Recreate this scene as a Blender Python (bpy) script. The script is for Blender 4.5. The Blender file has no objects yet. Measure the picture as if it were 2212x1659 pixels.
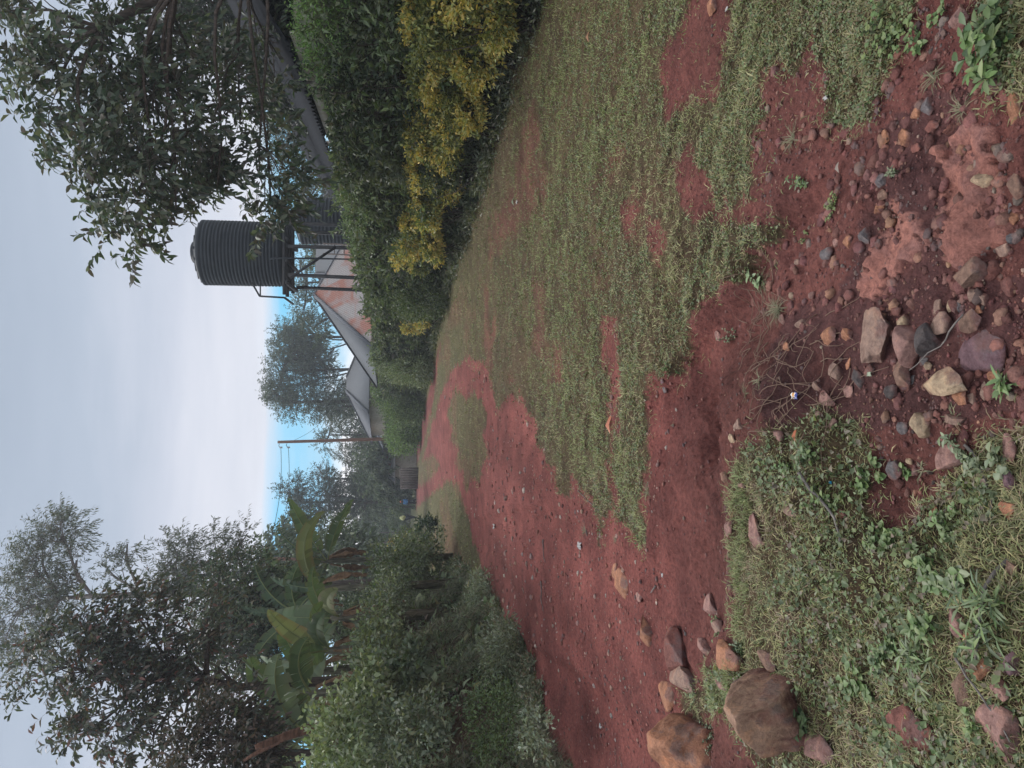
DEN = 1.0; HAZE = True
import bpy, math, random
import numpy as np
rnd = random.Random(7); R = np.random.default_rng(11)
SC = bpy.context.scene; COL = SC.collection
def link(o): COL.objects.link(o); return o
# ------------------------------------------------------------------ camera
# pixel frame used below: photograph at 2212 x 1659, scene "up" is image LEFT (phone held upright)
FPX = 1598.0; CX = 1106.0; CY = 829.5; CH = 1.5; HOR = 862.0
TP = (CX-HOR)/FPX; PITCH = math.atan(TP); CP, SP = math.cos(PITCH), math.sin(PITCH)
def ray(X, Y):
    r = (CY-Y)/FPX; d = (X-CX)/FPX
    return np.array([r, CP-d*SP, -SP-d*CP])
def at(X, Y, y):
    v = ray(X, Y); t = y/v[1]; return np.array([v[0]*t, y, CH+v[2]*t])
def proj(x, y, z):
    z = z-CH; dep = np.maximum(y*CP-z*SP, .15); up = y*SP+z*CP
    return CX-FPX*up/dep, CY-FPX*x/dep
# ------------------------------------------------------------------ noise
def _h(i, j, s):
    n = (i.astype(np.int64)*374761393+j.astype(np.int64)*668265263+s*974634777) & 0xffffffff
    n = ((n ^ (n >> 13))*1274126177) & 0xffffffff
    return ((n ^ (n >> 16)) & 0xffff)/65535.0
def vn(x, y, s=0):
    x = np.asarray(x, float); y = np.asarray(y, float)
    i = np.floor(x); j = np.floor(y); u = x-i; v = y-j; u = u*u*(3-2*u); v = v*v*(3-2*v)
    i = i.astype(np.int64); j = j.astype(np.int64)
    return (_h(i,j,s)*(1-u)+_h(i+1,j,s)*u)*(1-v)+(_h(i,j+1,s)*(1-u)+_h(i+1,j+1,s)*u)*v
def fb(x, y, s=0, o=4):
    a = 0; w = .5; t = 0
    for k in range(o):
        a = a+w*vn(x*2**k+17*k, y*2**k-9*k, s+k); t += w; w *= .5
    return a/t
def ss(a, b, x):
    t = np.clip((x-a)/(b-a), 0, 1); return t*t*(3-2*t)
def inpoly(px, py, poly):
    px = np.asarray(px, float); py = np.asarray(py, float)
    c = np.zeros(px.shape, bool); n = len(poly)
    for k in range(n):
        x1, y1 = poly[k]; x2, y2 = poly[k-1]
        if y1 == y2: continue
        c ^= ((y1 > py) != (y2 > py)) & (px < (x2-x1)*(py-y1)/(y2-y1)+x1)
    return c
# ------------------------------------------------------------------ terrain
BKY = [-5,0,6.7,9,13,17.5,25,40,63,120,400]; BKX = [-4.3,-4.0,-3.75,-3.45,-3.75,-4.5,-6.4,-10.5,-16,-30,-90]
HGY = [-5,0,7.6,15,27,45,63,90,400]; HGX = [4.9,4.6,4.0,3.3,2.3,-.9,-4.7,-11,-90]
def bank_x(y): return np.interp(y, BKY, BKX)
def hedge_x(y): return np.interp(y, HGY, HGX)
def height(x, y):
    x = np.asarray(x, float); y = np.asarray(y, float)
    near = ss(60, 20, y)
    h = (fb(x*.35, y*.35, 3)-.5)*.12*near
    h = h+(fb(x*2.1, y*2.1, 5)-.5)*.07*ss(26, 10, y)
    h = h+(fb(x*7, y*7, 9, 3)-.5)*.042*ss(12, 6, y)
    # wheel-worn, rain-cut grooves along the road
    h = h-.055*ss(.50,.8, vn(x*2.6+y*.5, y*.22, 21))*ss(22, 10, y)*ss(2.0, .5, x)
    # bank on the left
    s = bank_x(y)-x+(fb(y*.8, x*.8, 31)-.5)*.7
    H = (1.15+.5*(fb(y*.3, 4.0+0*y, 33)-.5))*ss(26, 15, y)+.35*ss(120,60,y)*ss(-1,1,y-10)
    h = h+H*ss(0, 1.2, s)+.10*np.clip(s-1, 0, 12)*ss(40, 20, y)
    # verge rising to the hedge on the right
    h = h+.10*ss(-2.2, -.2, x-hedge_x(y))*ss(40, 15, y)
    # stony grass mound close by on the left
    e = np.minimum(ss(3.34, 2.90, y-.10*np.sin(x*3)-(fb(x*4, y*4, 43)-.5)*.35), ss(.05, -.35, x+.16*np.sin(y*4)-.25*(y-2.4)))
    h = h+.13*e*(1+.5*(fb(x*2.5, y*2.5, 41)-.5))
    # hollow washed out behind it
    h = h-.12*np.exp(-(((x+.27)/.13)**2+((y-3.45)/.12)**2)**1.2)-.05*np.exp(-(((x+.15)/.5)**2+((y-3.6-.3*x)/.12)**2))+.04*np.exp(-(((x+.25)/.4)**2+((y-3.85)/.14)**2))
    h = h+(fb(x*24, y*24, 15, 2)-.5)*.022*ss(6, 3, y)+(np.maximum(fb(x*5+3, y*5, 16, 3), .55)-.55)*.10*ss(9, 4, y)
    sc_ = x-.14+(y-3.76)*.46+(fb(x*5, y*5, 45)-.5)*.22; h = h-.085*ss(.07, -.05, sc_)*ss(-.75, -.1, sc_)*ss(4.7, 4.1, y)*ss(2.2, 2.9, y)*(.7+.6*fb(x*6, y*6, 46))
    h = h+(fb(x*15, y*15, 47, 3)-.5)*.05*ss(4.6, 4., y)*ss(2., 2.8, y)*ss(-.6,-.1,x)*ss(1.2,.5,x)
    # dark sand channel between the bedrock sheets
    h = h-.04*np.exp(-(((x-.95+(y-2.2)*.2)/.16)**2))*ss(2.9, 2.2, y)
    # far country
    h = h+ss(60, 300, y)*1.6
    return h
def hit(X, Y):
    v = ray(X, Y); t = .8; p = None
    while t < 400:
        q = np.array([v[0]*t, v[1]*t, CH+v[2]*t])
        if q[2] < float(height(q[0], q[1])): break
        t *= 1.01
    a, b = t/1.01, t
    for _ in range(12):
        m = (a+b)/2; q = np.array([v[0]*m, v[1]*m, CH+v[2]*m])
        if q[2] < float(height(q[0], q[1])): b = m
        else: a = m
    return q, b*math.sqrt((v**2).sum())
# ------------------------------------------------------------------ ground cover map (traced from the verge, then fixed in the world)
A = [(1240,-600),(1175,0),(1120,180),(1060,330),(1020,430),(990,520),(965,640),(950,740),(940,850),(915,960),(895,1020),(905,1022),(925,950),(950,860),(975,800),(1010,772),(1045,780),(1065,830),(1070,880),(1110,850),(1140,880),(1160,905),(1165,960),(1190,1010),(1205,1060),(1225,1075),(1240,1030),(1250,1045),(1275,1080),(1290,1160),(1305,1110),(1330,1120),(1350,1145),(1385,1150),(1400,1130),(1385,1080),(1400,1010),(1405,900),(1385,860),(1400,830),(1440,815),(1480,800),(1500,740),(1490,690),(1540,650),(1560,600),(1620,620),(1650,560),(1600,530),(1700,500),(1690,470),(1610,465),(1540,480),(1570,440),(1640,400),(1620,330),(1650,260),(1700,200),(1740,130),(1760,60),(1790,150),(1780,280),(1830,290),(1880,240),(1920,140),(1960,60),(1990,-50),(2000,-600)]
S1 = [(1483,-600),(1483,0),(1470,49),(1438,107),(1428,146),(1441,182),(1441,250),(1448,260),(1503,234),(1542,225),(1549,146),(1578,85),(1584,39),(1594,0),(1600,-600)]
S2 = [(1650,150),(1690,140),(1737,138),(1740,185),(1755,225),(1762,280),(1785,320),(1760,350),(1700,350),(1720,400),(1745,470),(1700,470),(1650,440),(1620,400),(1615,350),(1640,330),(1615,290),(1617,270),(1660,240),(1645,190)]
S3 = [(1455,350),(1500,350),(1515,380),(1550,420),(1555,460),(1490,470),(1465,440),(1460,400)]
S4 = [(1340,425),(1370,430),(1375,500),(1345,480)]
S5 = [(1305,690),(1330,690),(1335,760),(1345,860),(1335,940),(1320,1000),(1345,1100),(1325,1110),(1310,1000),(1322,930),(1318,860),(1300,760)]
S6 = [(1400,480),(1420,470),(1440,540),(1430,580),(1405,560)]
I1 = [(984,835),(1002,862),(1025,845),(1040,872),(1052,905),(1044,940),(1056,985),(1040,1005),(1036,1040),(1018,1030),(1008,1066),(1000,1024),(984,1010),(990,975),(972,950),(978,925),(966,895)]
L1 = [(864,1108),(866,1300),(1010,1290),(1045,1240),(1030,1190),(1012,1130),(1000,1085),(990,1045),(965,1040),(940,1062),(905,1092),(885,1118)]
I2 = [(905,1000),(935,985),(950,1000),(935,1030),(910,1050),(898,1040)]
M1 = [(1590,1080),(1600,1010),(1640,960),(1700,930),(1780,900),(1850,900),(1880,960),(1880,1010),(1870,1090),(1960,1130),(2010,1060),(2050,1010),(2130,930),(2212,900),(2900,880),(2900,1900),(1750,1900),(1730,1659),(1640,1659),(1560,1540),(1480,1560),(1470,1500),(1530,1470),(1590,1430),(1580,1340),(1590,1250),(1580,1170)]
C1 = [(2130,130),(2180,190),(2900,250),(2900,-600),(2120,-600),(2105,0),(2125,60)]
ROAD = [(880,1100),(890,1050),(905,1000),(925,940),(950,860),(975,800),(1010,772),(1045,780),(1065,830),(1070,880),(1110,850),(1160,905),(1190,1010),(1225,1075),(1290,1130),(1390,1150),(1440,1180),(1480,1300),(1430,1420),(1420,1520),(1500,1700),(1500,2400),(1190,2400),(1215,1659),(1150,1500),(1130,1400),(1060,1290),(1020,1230),(1000,1130),(985,1080),(950,1062),(905,1085)]
PINK = [[(1862,640),(1858,600),(1880,560),(1905,500),(1920,440),(1960,455),(1990,470),(2000,510),(1965,560),(1930,590),(1905,650)],
        [(2018,470),(2028,400),(2045,320),(2075,270),(2120,285),(2150,310),(2165,370),(2150,430),(2200,480),(2190,520),(2130,560),(2080,575),(2040,560),(2030,520)]]
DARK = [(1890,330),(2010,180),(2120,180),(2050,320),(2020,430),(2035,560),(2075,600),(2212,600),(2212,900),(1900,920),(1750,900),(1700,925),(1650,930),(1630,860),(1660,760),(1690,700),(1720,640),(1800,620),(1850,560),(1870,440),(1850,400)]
def cover(x, y, z=None):
    """grass amount 0..1 at ground points"""
    if z is None: z = height(x, y)
    X, Y = proj(x, y, z)
    k = np.clip(14-y*.9, 3., 14)
    X = X+(fb(x*3, y*3, 51)-.5)*3.4*k+(fb(x*14, y*14, 52)-.5)*2.2*k; Y = Y+(fb(x*3, y*3, 57)-.5)*9*k+(fb(x*14, y*14, 58)-.5)*4*k
    g = np.zeros(X.shape)
    for P_, v in ((A,1.),(S1,.06),(S2,.05),(S3,.05),(S4,.2),(S5,.08),(S6,.15),(I1,.95),(I2,.85),(L1,1.),(M1,.9),(C1,.8)):
        g[inpoly(X, Y, P_)] = v
    ahead = y > .5
    g = np.where(ahead, g, .6)
    out = (x > hedge_x(y)-.05) | (x < bank_x(y)+.1)
    g = np.where(out, .85, g)
    g = np.where((y > 66), 1., g)
    g = np.maximum(g, .95*ss(-1.1, -.45, x-hedge_x(y)+(fb(y*1.5, x, 63)-.5)*.5)*(y > 3)*(y < 50)*(x < hedge_x(y)))
    # threadbare places
    g = g*np.where((y < 14) & (x > 0) & (x < hedge_x(y)-.9), .55+.45*ss(.30,.50, fb(x*1.3+5, y*1.0, 61)), 1)
    g = np.where((y > 12) & (y < 60) & (x > bank_x(y)) & (x < hedge_x(y)-.8), g*(.72+.28*ss(.30,.50, fb(x*1.1, y*.30, 65))), g)
    return g
# ------------------------------------------------------------------ materials
def nmat(name):
    m = bpy.data.materials.new(name); m.use_nodes = True; nt = m.node_tree
    for n in list(nt.nodes): nt.nodes.remove(n)
    o = nt.nodes.new('ShaderNodeOutputMaterial'); return m, nt, o
def N(nt, t, **kw):
    n = nt.nodes.new(t)
    for k, v in kw.items():
        if hasattr(n, k): setattr(n, k, v)
        else: n.inputs[k.replace('_', ' ')].default_value = v
    return n
def mixc(nt, a, b, f, mode='MIX'):
    n = nt.nodes.new('ShaderNodeMix'); n.data_type = 'RGBA'; n.blend_type = mode
    for s, v in ((n.inputs[0], f), (n.inputs[6], a), (n.inputs[7], b)):
        if isinstance(v, (int, float)): s.default_value = v
        elif isinstance(v, tuple): s.default_value = (*v, 1)
        else: nt.links.new(v, s)
    return n.outputs[2]
def ramp(nt, src, stops):
    n = nt.nodes.new('ShaderNodeValToRGB'); nt.links.new(src, n.inputs[0])
    el = n.color_ramp.elements
    while len(el) < len(stops): el.new(.5)
    for e, (p, c) in zip(el, stops):
        e.position = p; e.color = (*c, 1) if isinstance(c, tuple) else (c, c, c, 1)
    return n.outputs[0]
def noise(nt, scale, detail=5, rough=.6, coord='Object', vec=None):
    if vec is None:
        tc = nt.nodes.new('ShaderNodeTexCoord'); vec = tc.outputs[coord]
    n = N(nt, 'ShaderNodeTexNoise'); n.inputs['Scale'].default_value = scale
    n.inputs['Detail'].default_value = detail; n.inputs['Roughness'].default_value = rough
    nt.links.new(vec, n.inputs['Vector']); return n.outputs['Fac']
def bump(nt, hsrc, strength, dist, prev=None):
    b = N(nt, 'ShaderNodeBump'); b.inputs['Strength'].default_value = strength; b.inputs['Distance'].default_value = dist
    nt.links.new(hsrc, b.inputs['Height'])
    if prev: nt.links.new(prev, b.inputs['Normal'])
    return b.outputs['Normal']
def bsdf(nt, out, col, rough=.8, spec=.3, nrm=None, metal=0):
    p = N(nt, 'ShaderNodeBsdfPrincipled')
    if isinstance(col, tuple): p.inputs['Base Color'].default_value = (*col, 1)
    else: nt.links.new(col, p.inputs['Base Color'])
    if isinstance(rough, (int, float)): p.inputs['Roughness'].default_value = rough
    else: nt.links.new(rough, p.inputs['Roughness'])
    p.inputs['Specular IOR Level'].default_value = spec; p.inputs['Metallic'].default_value = metal
    if nrm: nt.links.new(nrm, p.inputs['Normal'])
    if out: nt.links.new(p.outputs[0], out.inputs[0])
    return p
def attr(nt, name='Col'):
    a = N(nt, 'ShaderNodeAttribute'); a.attribute_name = name; return a.outputs['Color']
def m_leaf(name='foliage', tr=.25, rough=.5):
    m, nt, o = nmat(name); c = attr(nt)
    c2 = mixc(nt, c, (.5,.5,.5), .0)
    p = bsdf(nt, None, c2, rough, .5)
    t = N(nt, 'ShaderNodeBsdfTranslucent'); nt.links.new(mixc(nt, c, (1.25,1.35,.7), 1., 'MULTIPLY'), t.inputs[0])
    mx = N(nt, 'ShaderNodeMixShader'); mx.inputs[0].default_value = tr
    nt.links.new(p.outputs[0], mx.inputs[1]); nt.links.new(t.outputs[0], mx.inputs[2]); nt.links.new(mx.outputs[0], o.inputs[0])
    return m
def m_noise(name, c1, c2, scale=8, rough=.85, b=.4, bd=.01, metal=0, spec=.3, p0=.35, p1=.65, stretch=None):
    m, nt, o = nmat(name)
    tc = nt.nodes.new('ShaderNodeTexCoord'); v = tc.outputs['Object']
    if stretch:
        mp = N(nt, 'ShaderNodeMapping'); mp.inputs['Scale'].default_value = stretch; nt.links.new(v, mp.inputs[0]); v = mp.outputs[0]
    f = noise(nt, scale, 6, .65, vec=v)
    c = ramp(nt, f, [(p0, c1), (p1, c2)])
    bsdf(nt, o, c, rough, spec, bump(nt, f, b, bd), metal); return m
def m_ground():
    m, nt, o = nmat('earth'); c = attr(nt)
    f1 = noise(nt, 2.2, 6, .6); f2 = noise(nt, 38, 6, .75); f3 = noise(nt, 160, 4, .7)
    c = mixc(nt, c, ramp(nt, f1, [(.3,(.62,.60,.62)),(.7,(1.28,1.25,1.22))]), 1., 'MULTIPLY')
    c = mixc(nt, c, ramp(nt, f2, [(.30,(.50,.46,.48)),(.5,(1,1,1)),(.72,(1.45,1.40,1.35))]), 1., 'MULTIPLY')
    tc = nt.nodes.new('ShaderNodeTexCoord')
    vo = N(nt, 'ShaderNodeTexVoronoi'); vo.inputs['Scale'].default_value = 26; nt.links.new(tc.outputs['Object'], vo.inputs['Vector'])
    clod = ramp(nt, vo.outputs['Distance'], [(.0,1.),(.55,0.)])
    n = bump(nt, f2, .9, .04); n = bump(nt, clod, .5, .03, n); n = bump(nt, f3, .6, .008, n)
    bsdf(nt, o, c, .92, .18, n); return m
def m_rock():
    m, nt, o = nmat('stone'); c = attr(nt)
    f1 = noise(nt, 13, 8, .7); f2 = noise(nt, 90, 6, .75); f3 = noise(nt, 6.5, 6, .65)
    c = mixc(nt, c, ramp(nt, f1, [(.3,(.50,.42,.42)),(.5,(1,1,1)),(.7,(1.45,1.25,1.05))]), 1., 'MULTIPLY')
    c = mixc(nt, c, (.135,.125,.13), ramp(nt, f3, [(.54,0.),(.60,.6)]))
    c = mixc(nt, c, (.24,.085,.07), ramp(nt, noise(nt, 9, 4, .6), [(.55,0.),(.66,.5)]))
    c = mixc(nt, c, ramp(nt, f2, [(.3,(.72,.70,.70)),(.7,(1.2,1.2,1.2))]), 1., 'MULTIPLY')
    n = bump(nt, f1, .8, .04); n = bump(nt, f2, .7, .008, n)
    bsdf(nt, o, c, .75, .3, n); return m
M = {}
M['leaf'] = m_leaf('foliage'); M['grass'] = m_leaf('grass_blades', .18, .7); M['banana'] = m_leaf('banana_leaf_green', .22, .6)
M['earth'] = m_ground(); M['stone'] = m_rock()
M['bark'] = m_noise('bark_dark', (.03,.022,.018), (.10,.075,.06), 9, .9, .8, .02, stretch=(3,3,.6))
M['bark_pale'] = m_noise('bark_pale', (.10,.085,.08), (.26,.23,.21), 7, .9, .6, .01, stretch=(3,3,.8))
M['bark_red'] = m_noise('bark_rotten', (.06,.028,.018), (.17,.085,.055), 8, .95, .9, .02, stretch=(1,1,4))
M['stem'] = m_noise('banana_stem', (.05,.05,.03), (.20,.18,.13), 6, .7, .4, .01, stretch=(4,4,.7))
M['dry'] = m_noise('dead_banana_leaf', (.10,.055,.03), (.26,.16,.09), 12, .9, .5, .01)
M['pole'] = m_noise('creosoted_pole', (.12,.055,.035), (.26,.135,.09), 10, .85, .4, .01, stretch=(4,4,.3))
M['steel'] = m_noise('painted_steel', (.018,.020,.024), (.05,.045,.045), 10, .55, .2, .004)
M['plastic'] = m_noise('black_polyethylene', (.016,.020,.026), (.026,.031,.038), 3, .6, .05, .003, spec=.3)
M['wire'] = m_noise('cable', (.03,.03,.035), (.05,.05,.055), 5)
M['wall'] = m_noise('limewashed_wall', (.30,.26,.20), (.44,.40,.33), 4, .9, .2, .01)
M['brick'] = m_noise('clay_wall', (.25,.13,.09), (.36,.21,.15), 7, .9, .3, .01)
M['board'] = m_noise('weathered_board', (.07,.055,.05), (.20,.165,.15), 9, .9, .5, .01, stretch=(1,1,.2))
M['litter'] = m_noise('white_plastic', (.34,.33,.33), (.50,.48,.47), 20, .5, .3, .005)
# ------------------------------------------------------------------ mesh helpers
def set_props(o, label=None, cat=None, group=None, kind=None):
    if label: o['label'] = label
    if cat: o['category'] = cat
    if group: o['group'] = group
    if kind: o['kind'] = kind
    return o
def thing(name, loc, label, cat, group=None, rz=0):
    o = bpy.data.objects.new(name, None); link(o); o.location = tuple(map(float, loc)); o.rotation_euler[2] = rz
    o.empty_display_size = .2
    return set_props(o, label, cat, group)
def mk(name, V, T, C=None, mat=None, parent=None, smooth=False, local=True):
    V = np.asarray(V, np.float32).reshape(-1, 3)
    if parent is not None and local: V = V-np.array(parent.location, np.float32)
    me = bpy.data.meshes.new(name); me.vertices.add(len(V)); me.vertices.foreach_set('co', V.ravel())
    tot = sum(t.size for t in T); nf = sum(len(t) for t in T)
    me.loops.add(tot); me.polygons.add(nf)
    me.loops.foreach_set('vertex_index', np.concatenate([t.ravel() for t in T]).astype(np.int32))
    ln = np.concatenate([np.full(len(t), t.shape[1], np.int32) for t in T])
    me.polygons.foreach_set('loop_start', np.concatenate([[0], np.cumsum(ln)[:-1]]).astype(np.int32))
    me.update(calc_edges=True)
    if smooth: me.polygons.foreach_set('use_smooth', np.ones(nf, bool))
    if C is not None:
        a = me.color_attributes.new('Col', 'FLOAT_COLOR', 'POINT')
        C = np.asarray(C, np.float32); C4 = np.ones((len(V), 4), np.float32); C4[:, :3] = C
        a.data.foreach_set('color', C4.ravel())
    if mat: me.materials.append(mat)
    o = bpy.data.objects.new(name, me); link(o)
    if parent is not None: o.parent = parent
    return o
class MB:
    def __init__(s): s.V = []; s.Q = {3: [], 4: []}; s.C = []; s.n = 0
    def add(s, V, F, C=None):
        V = np.asarray(V, float).reshape(-1, 3)
        for f in (F if isinstance(F, list) else [F]):
            f = np.asarray(f); s.Q[f.shape[1]].append(f+s.n)
        s.V.append(V)
        if C is None: C = (.5,.5,.5)
        C = np.asarray(C, float); s.C.append(np.broadcast_to(C, V.shape) if C.ndim == 1 else C)
        s.n += len(V); return s
    def build(s, name, mat, parent=None, smooth=False, recenter=False):
        V = np.concatenate(s.V); T = [np.concatenate(q) for q in s.Q.values() if q]
        if parent is None and recenter:
            c = V.mean(0); c[2] = V[:, 2].min(); o = mk(name, V-c, T, np.concatenate(s.C), mat, None, smooth); o.location = c; return o
        return mk(name, V, T, np.concatenate(s.C), mat, parent, smooth)
def unit(v): return v/np.maximum(np.linalg.norm(v, axis=-1, keepdims=True), 1e-9)
def rdir(n): return unit(R.normal(size=(n, 3)))
def leaves(mb, P, D, Nn, L, W, col, fold=.25, curl=.2, simple=False):
    n = len(P); D = unit(D); S = unit(np.cross(D, Nn)); Nn = np.cross(S, D)
    L = np.broadcast_to(np.asarray(L, float), (n,))[:, None]; W = np.broadcast_to(np.asarray(W, float), (n,))[:, None]
    b = P; l = P+D*L*.42+S*W*.5+Nn*W*fold; r = P+D*L*.42-S*W*.5+Nn*W*fold; t = P+D*L*(1-.15*curl)-Nn*L*curl
    if simple:
        V = np.stack([b, l, t, r], 1); F = np.array([[0,1,2],[0,2,3]]); k = 4
    else:
        m = P+D*L*.5; l2 = P+D*L*.75+S*W*.36+Nn*W*fold*.4-Nn*L*curl*.5; r2 = P+D*L*.75-S*W*.36+Nn*W*fold*.4-Nn*L*curl*.5
        V = np.stack([b, l, l2, t, r2, r, m], 1); F = np.array([[0,1,6],[1,2,6],[2,3,6],[6,3,4],[6,4,5],[0,6,5]]); k = 7
    I = (np.arange(n)*k)[:, None, None]+F[None]
    C = np.repeat(col, k, 0) if np.ndim(col) == 2 else col
    mb.add(V.reshape(-1, 3), I.reshape(-1, 3), C)
def blades(mb, P, D, L, W, col, droop=.5):
    n = len(P); D = unit(D); up = np.array([0,0,1.]); S = unit(np.cross(D, up)+R.normal(size=(n,3))*.15)
    L = np.broadcast_to(np.asarray(L, float), (n,))[:, None]; W = np.broadcast_to(np.asarray(W, float), (n,))[:, None]
    hz = D*np.array([1,1,0])
    m = P+D*L*.55; t = P+D*L*.85+unit(hz+1e-6)*L*.25*droop-up*L*.35*droop
    V = np.stack([P-S*W*.5, P+S*W*.5, m-S*W*.38, m+S*W*.38, t], 1)
    F = np.array([[0,1,3],[0,3,2],[2,3,4]]); I = (np.arange(n)*5)[:, None, None]+F[None]
    mb.add(V.reshape(-1,3), I.reshape(-1,3), np.repeat(col, 5, 0) if np.ndim(col) == 2 else col)
def tint(n, cols, w=None, j=.25):
    """n colours drawn from a palette with brightness jitter"""
    cols = np.array(cols, float); k = R.choice(len(cols), n, p=None if w is None else np.array(w)/sum(w))
    return cols[k]*(1+R.uniform(-j, j, (n, 1)))*(1+R.uniform(-.06, .06, (n, 3)))
def tube(mb, pts, rad, sides=6, col=(.5,.5,.5), cap=True):
    pts = np.asarray(pts, float); n = len(pts); rad = np.broadcast_to(np.asarray(rad, float), (n,))
    T = np.gradient(pts, axis=0); T = unit(T); ref = np.array([0,0,1.]) if abs(T[0][2]) < .9 else np.array([1.,0,0])
    U = unit(np.cross(T, ref)); W = np.cross(T, U); a = np.arange(sides)/sides*2*math.pi
    V = pts[:, None]+(U[:, None]*np.cos(a)[None,:,None]+W[:, None]*np.sin(a)[None,:,None])*rad[:, None, None]
    i = np.arange(n-1)[:, None]*sides; j = np.arange(sides)[None]; k = (j+1) % sides
    F = np.stack([i+j, i+k, i+sides+k, i+sides+j], -1).reshape(-1, 4)
    Fs = [F]
    if cap and sides > 2:
        base = n*sides; V2 = np.concatenate([V.reshape(-1,3), pts[:1], pts[-1:]])
        jj = np.arange(sides); kk = (jj+1) % sides
        Fs.append(np.concatenate([np.stack([np.full(sides, base), kk, jj], -1), np.stack([np.full(sides, base+1), (n-1)*sides+jj, (n-1)*sides+kk], -1)]))
        mb.add(V2, Fs, col)
    else: mb.add(V.reshape(-1,3), Fs, col)
def curve(a, b, n=6, wob=.08, sag=0):
    a = np.asarray(a, float); b = np.asarray(b, float); t = np.linspace(0, 1, n)[:, None]; L = np.linalg.norm(b-a)
    p = a+(b-a)*t; w = np.sin(t*math.pi)*rdir(1)*wob*L+np.sin(t*2*math.pi)*rdir(1)*wob*.4*L
    p = p+w; p[:, 2] += np.sin(t[:, 0]*math.pi)*sag*L; return p
def box(mb, c, s, rz=0, col=(.5,.5,.5), bev=0):
    c = np.asarray(c, float); s = np.asarray(s, float)/2
    v = np.array([[x,y,z] for x in (-1,1) for y in (-1,1) for z in (-1,1)], float)*s
    ca, sa = math.cos(rz), math.sin(rz); v = np.stack([v[:,0]*ca-v[:,1]*sa, v[:,0]*sa+v[:,1]*ca, v[:,2]], 1)+c
    mb.add(v, np.array([[0,1,3,2],[4,6,7,5],[0,4,5,1],[2,3,7,6],[0,2,6,4],[1,5,7,3]]), col)
def beam(mb, a, b, w, h=None, col=(.5,.5,.5)):
    a = np.asarray(a, float); b = np.asarray(b, float); h = h or w; d = unit(b-a)
    ref = np.array([0,0,1.]) if abs(d[2]) < .95 else np.array([1.,0,0]); s = unit(np.cross(d, ref)); u = np.cross(s, d)
    v = np.array([p+s*x*w/2+u*y*h/2 for p in (a, b) for x, y in ((-1,-1),(1,-1),(1,1),(-1,1))])
    mb.add(v, np.array([[0,3,2,1],[4,5,6,7],[0,1,5,4],[1,2,6,5],[2,3,7,6],[3,0,4,7]]), col)
def ico(sub):
    t = (1+5**.5)/2; v = [(-1,t,0),(1,t,0),(-1,-t,0),(1,-t,0),(0,-1,t),(0,1,t),(0,-1,-t),(0,1,-t),(t,0,-1),(t,0,1),(-t,0,-1),(-t,0,1)]
    f = [(0,11,5),(0,5,1),(0,1,7),(0,7,10),(0,10,11),(1,5,9),(5,11,4),(11,10,2),(10,7,6),(7,1,8),(3,9,4),(3,4,2),(3,2,6),(3,6,8),(3,8,9),(4,9,5),(2,4,11),(6,2,10),(8,6,7),(9,8,1)]
    v = [np.array(p)/np.linalg.norm(p) for p in v]
    for _ in range(sub):
        c = {}; nf = []
        def mid(a, b):
            k = (min(a,b), max(a,b))
            if k not in c: m = v[a]+v[b]; v.append(m/np.linalg.norm(m)); c[k] = len(v)-1
            return c[k]
        for a, b, d in f:
            x, y, z = mid(a,b), mid(b,d), mid(d,a); nf += [(a,x,z),(b,y,x),(d,z,y),(x,y,z)]
        f = nf
    return np.array(v), np.array(f)
ICO = [ico(k) for k in range(5)]
def rock_mesh(sub=3, cuts=9, seed=None, rough=.05):
    g = np.random.default_rng(seed); v, f = ICO[sub]; v = v.copy()
    for _ in range(cuts):
        n = g.normal(size=3); n /= np.linalg.norm(n); d = g.uniform(.42, .80); k = v@n; v -= np.maximum(k-d, 0)[:, None]*n*.97
    o = g.uniform(0, 50)
    a = vn(v[:,0]*3+o, v[:,1]*3+v[:,2]*2, 5)+vn(v[:,2]*3-o, v[:,0]*3+v[:,1], 6)-1
    b = vn(v[:,0]*9+o, v[:,1]*9+v[:,2]*7, 7)-.5
    return v*(1+rough*a+rough*.6*b)[:, None], f
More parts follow.
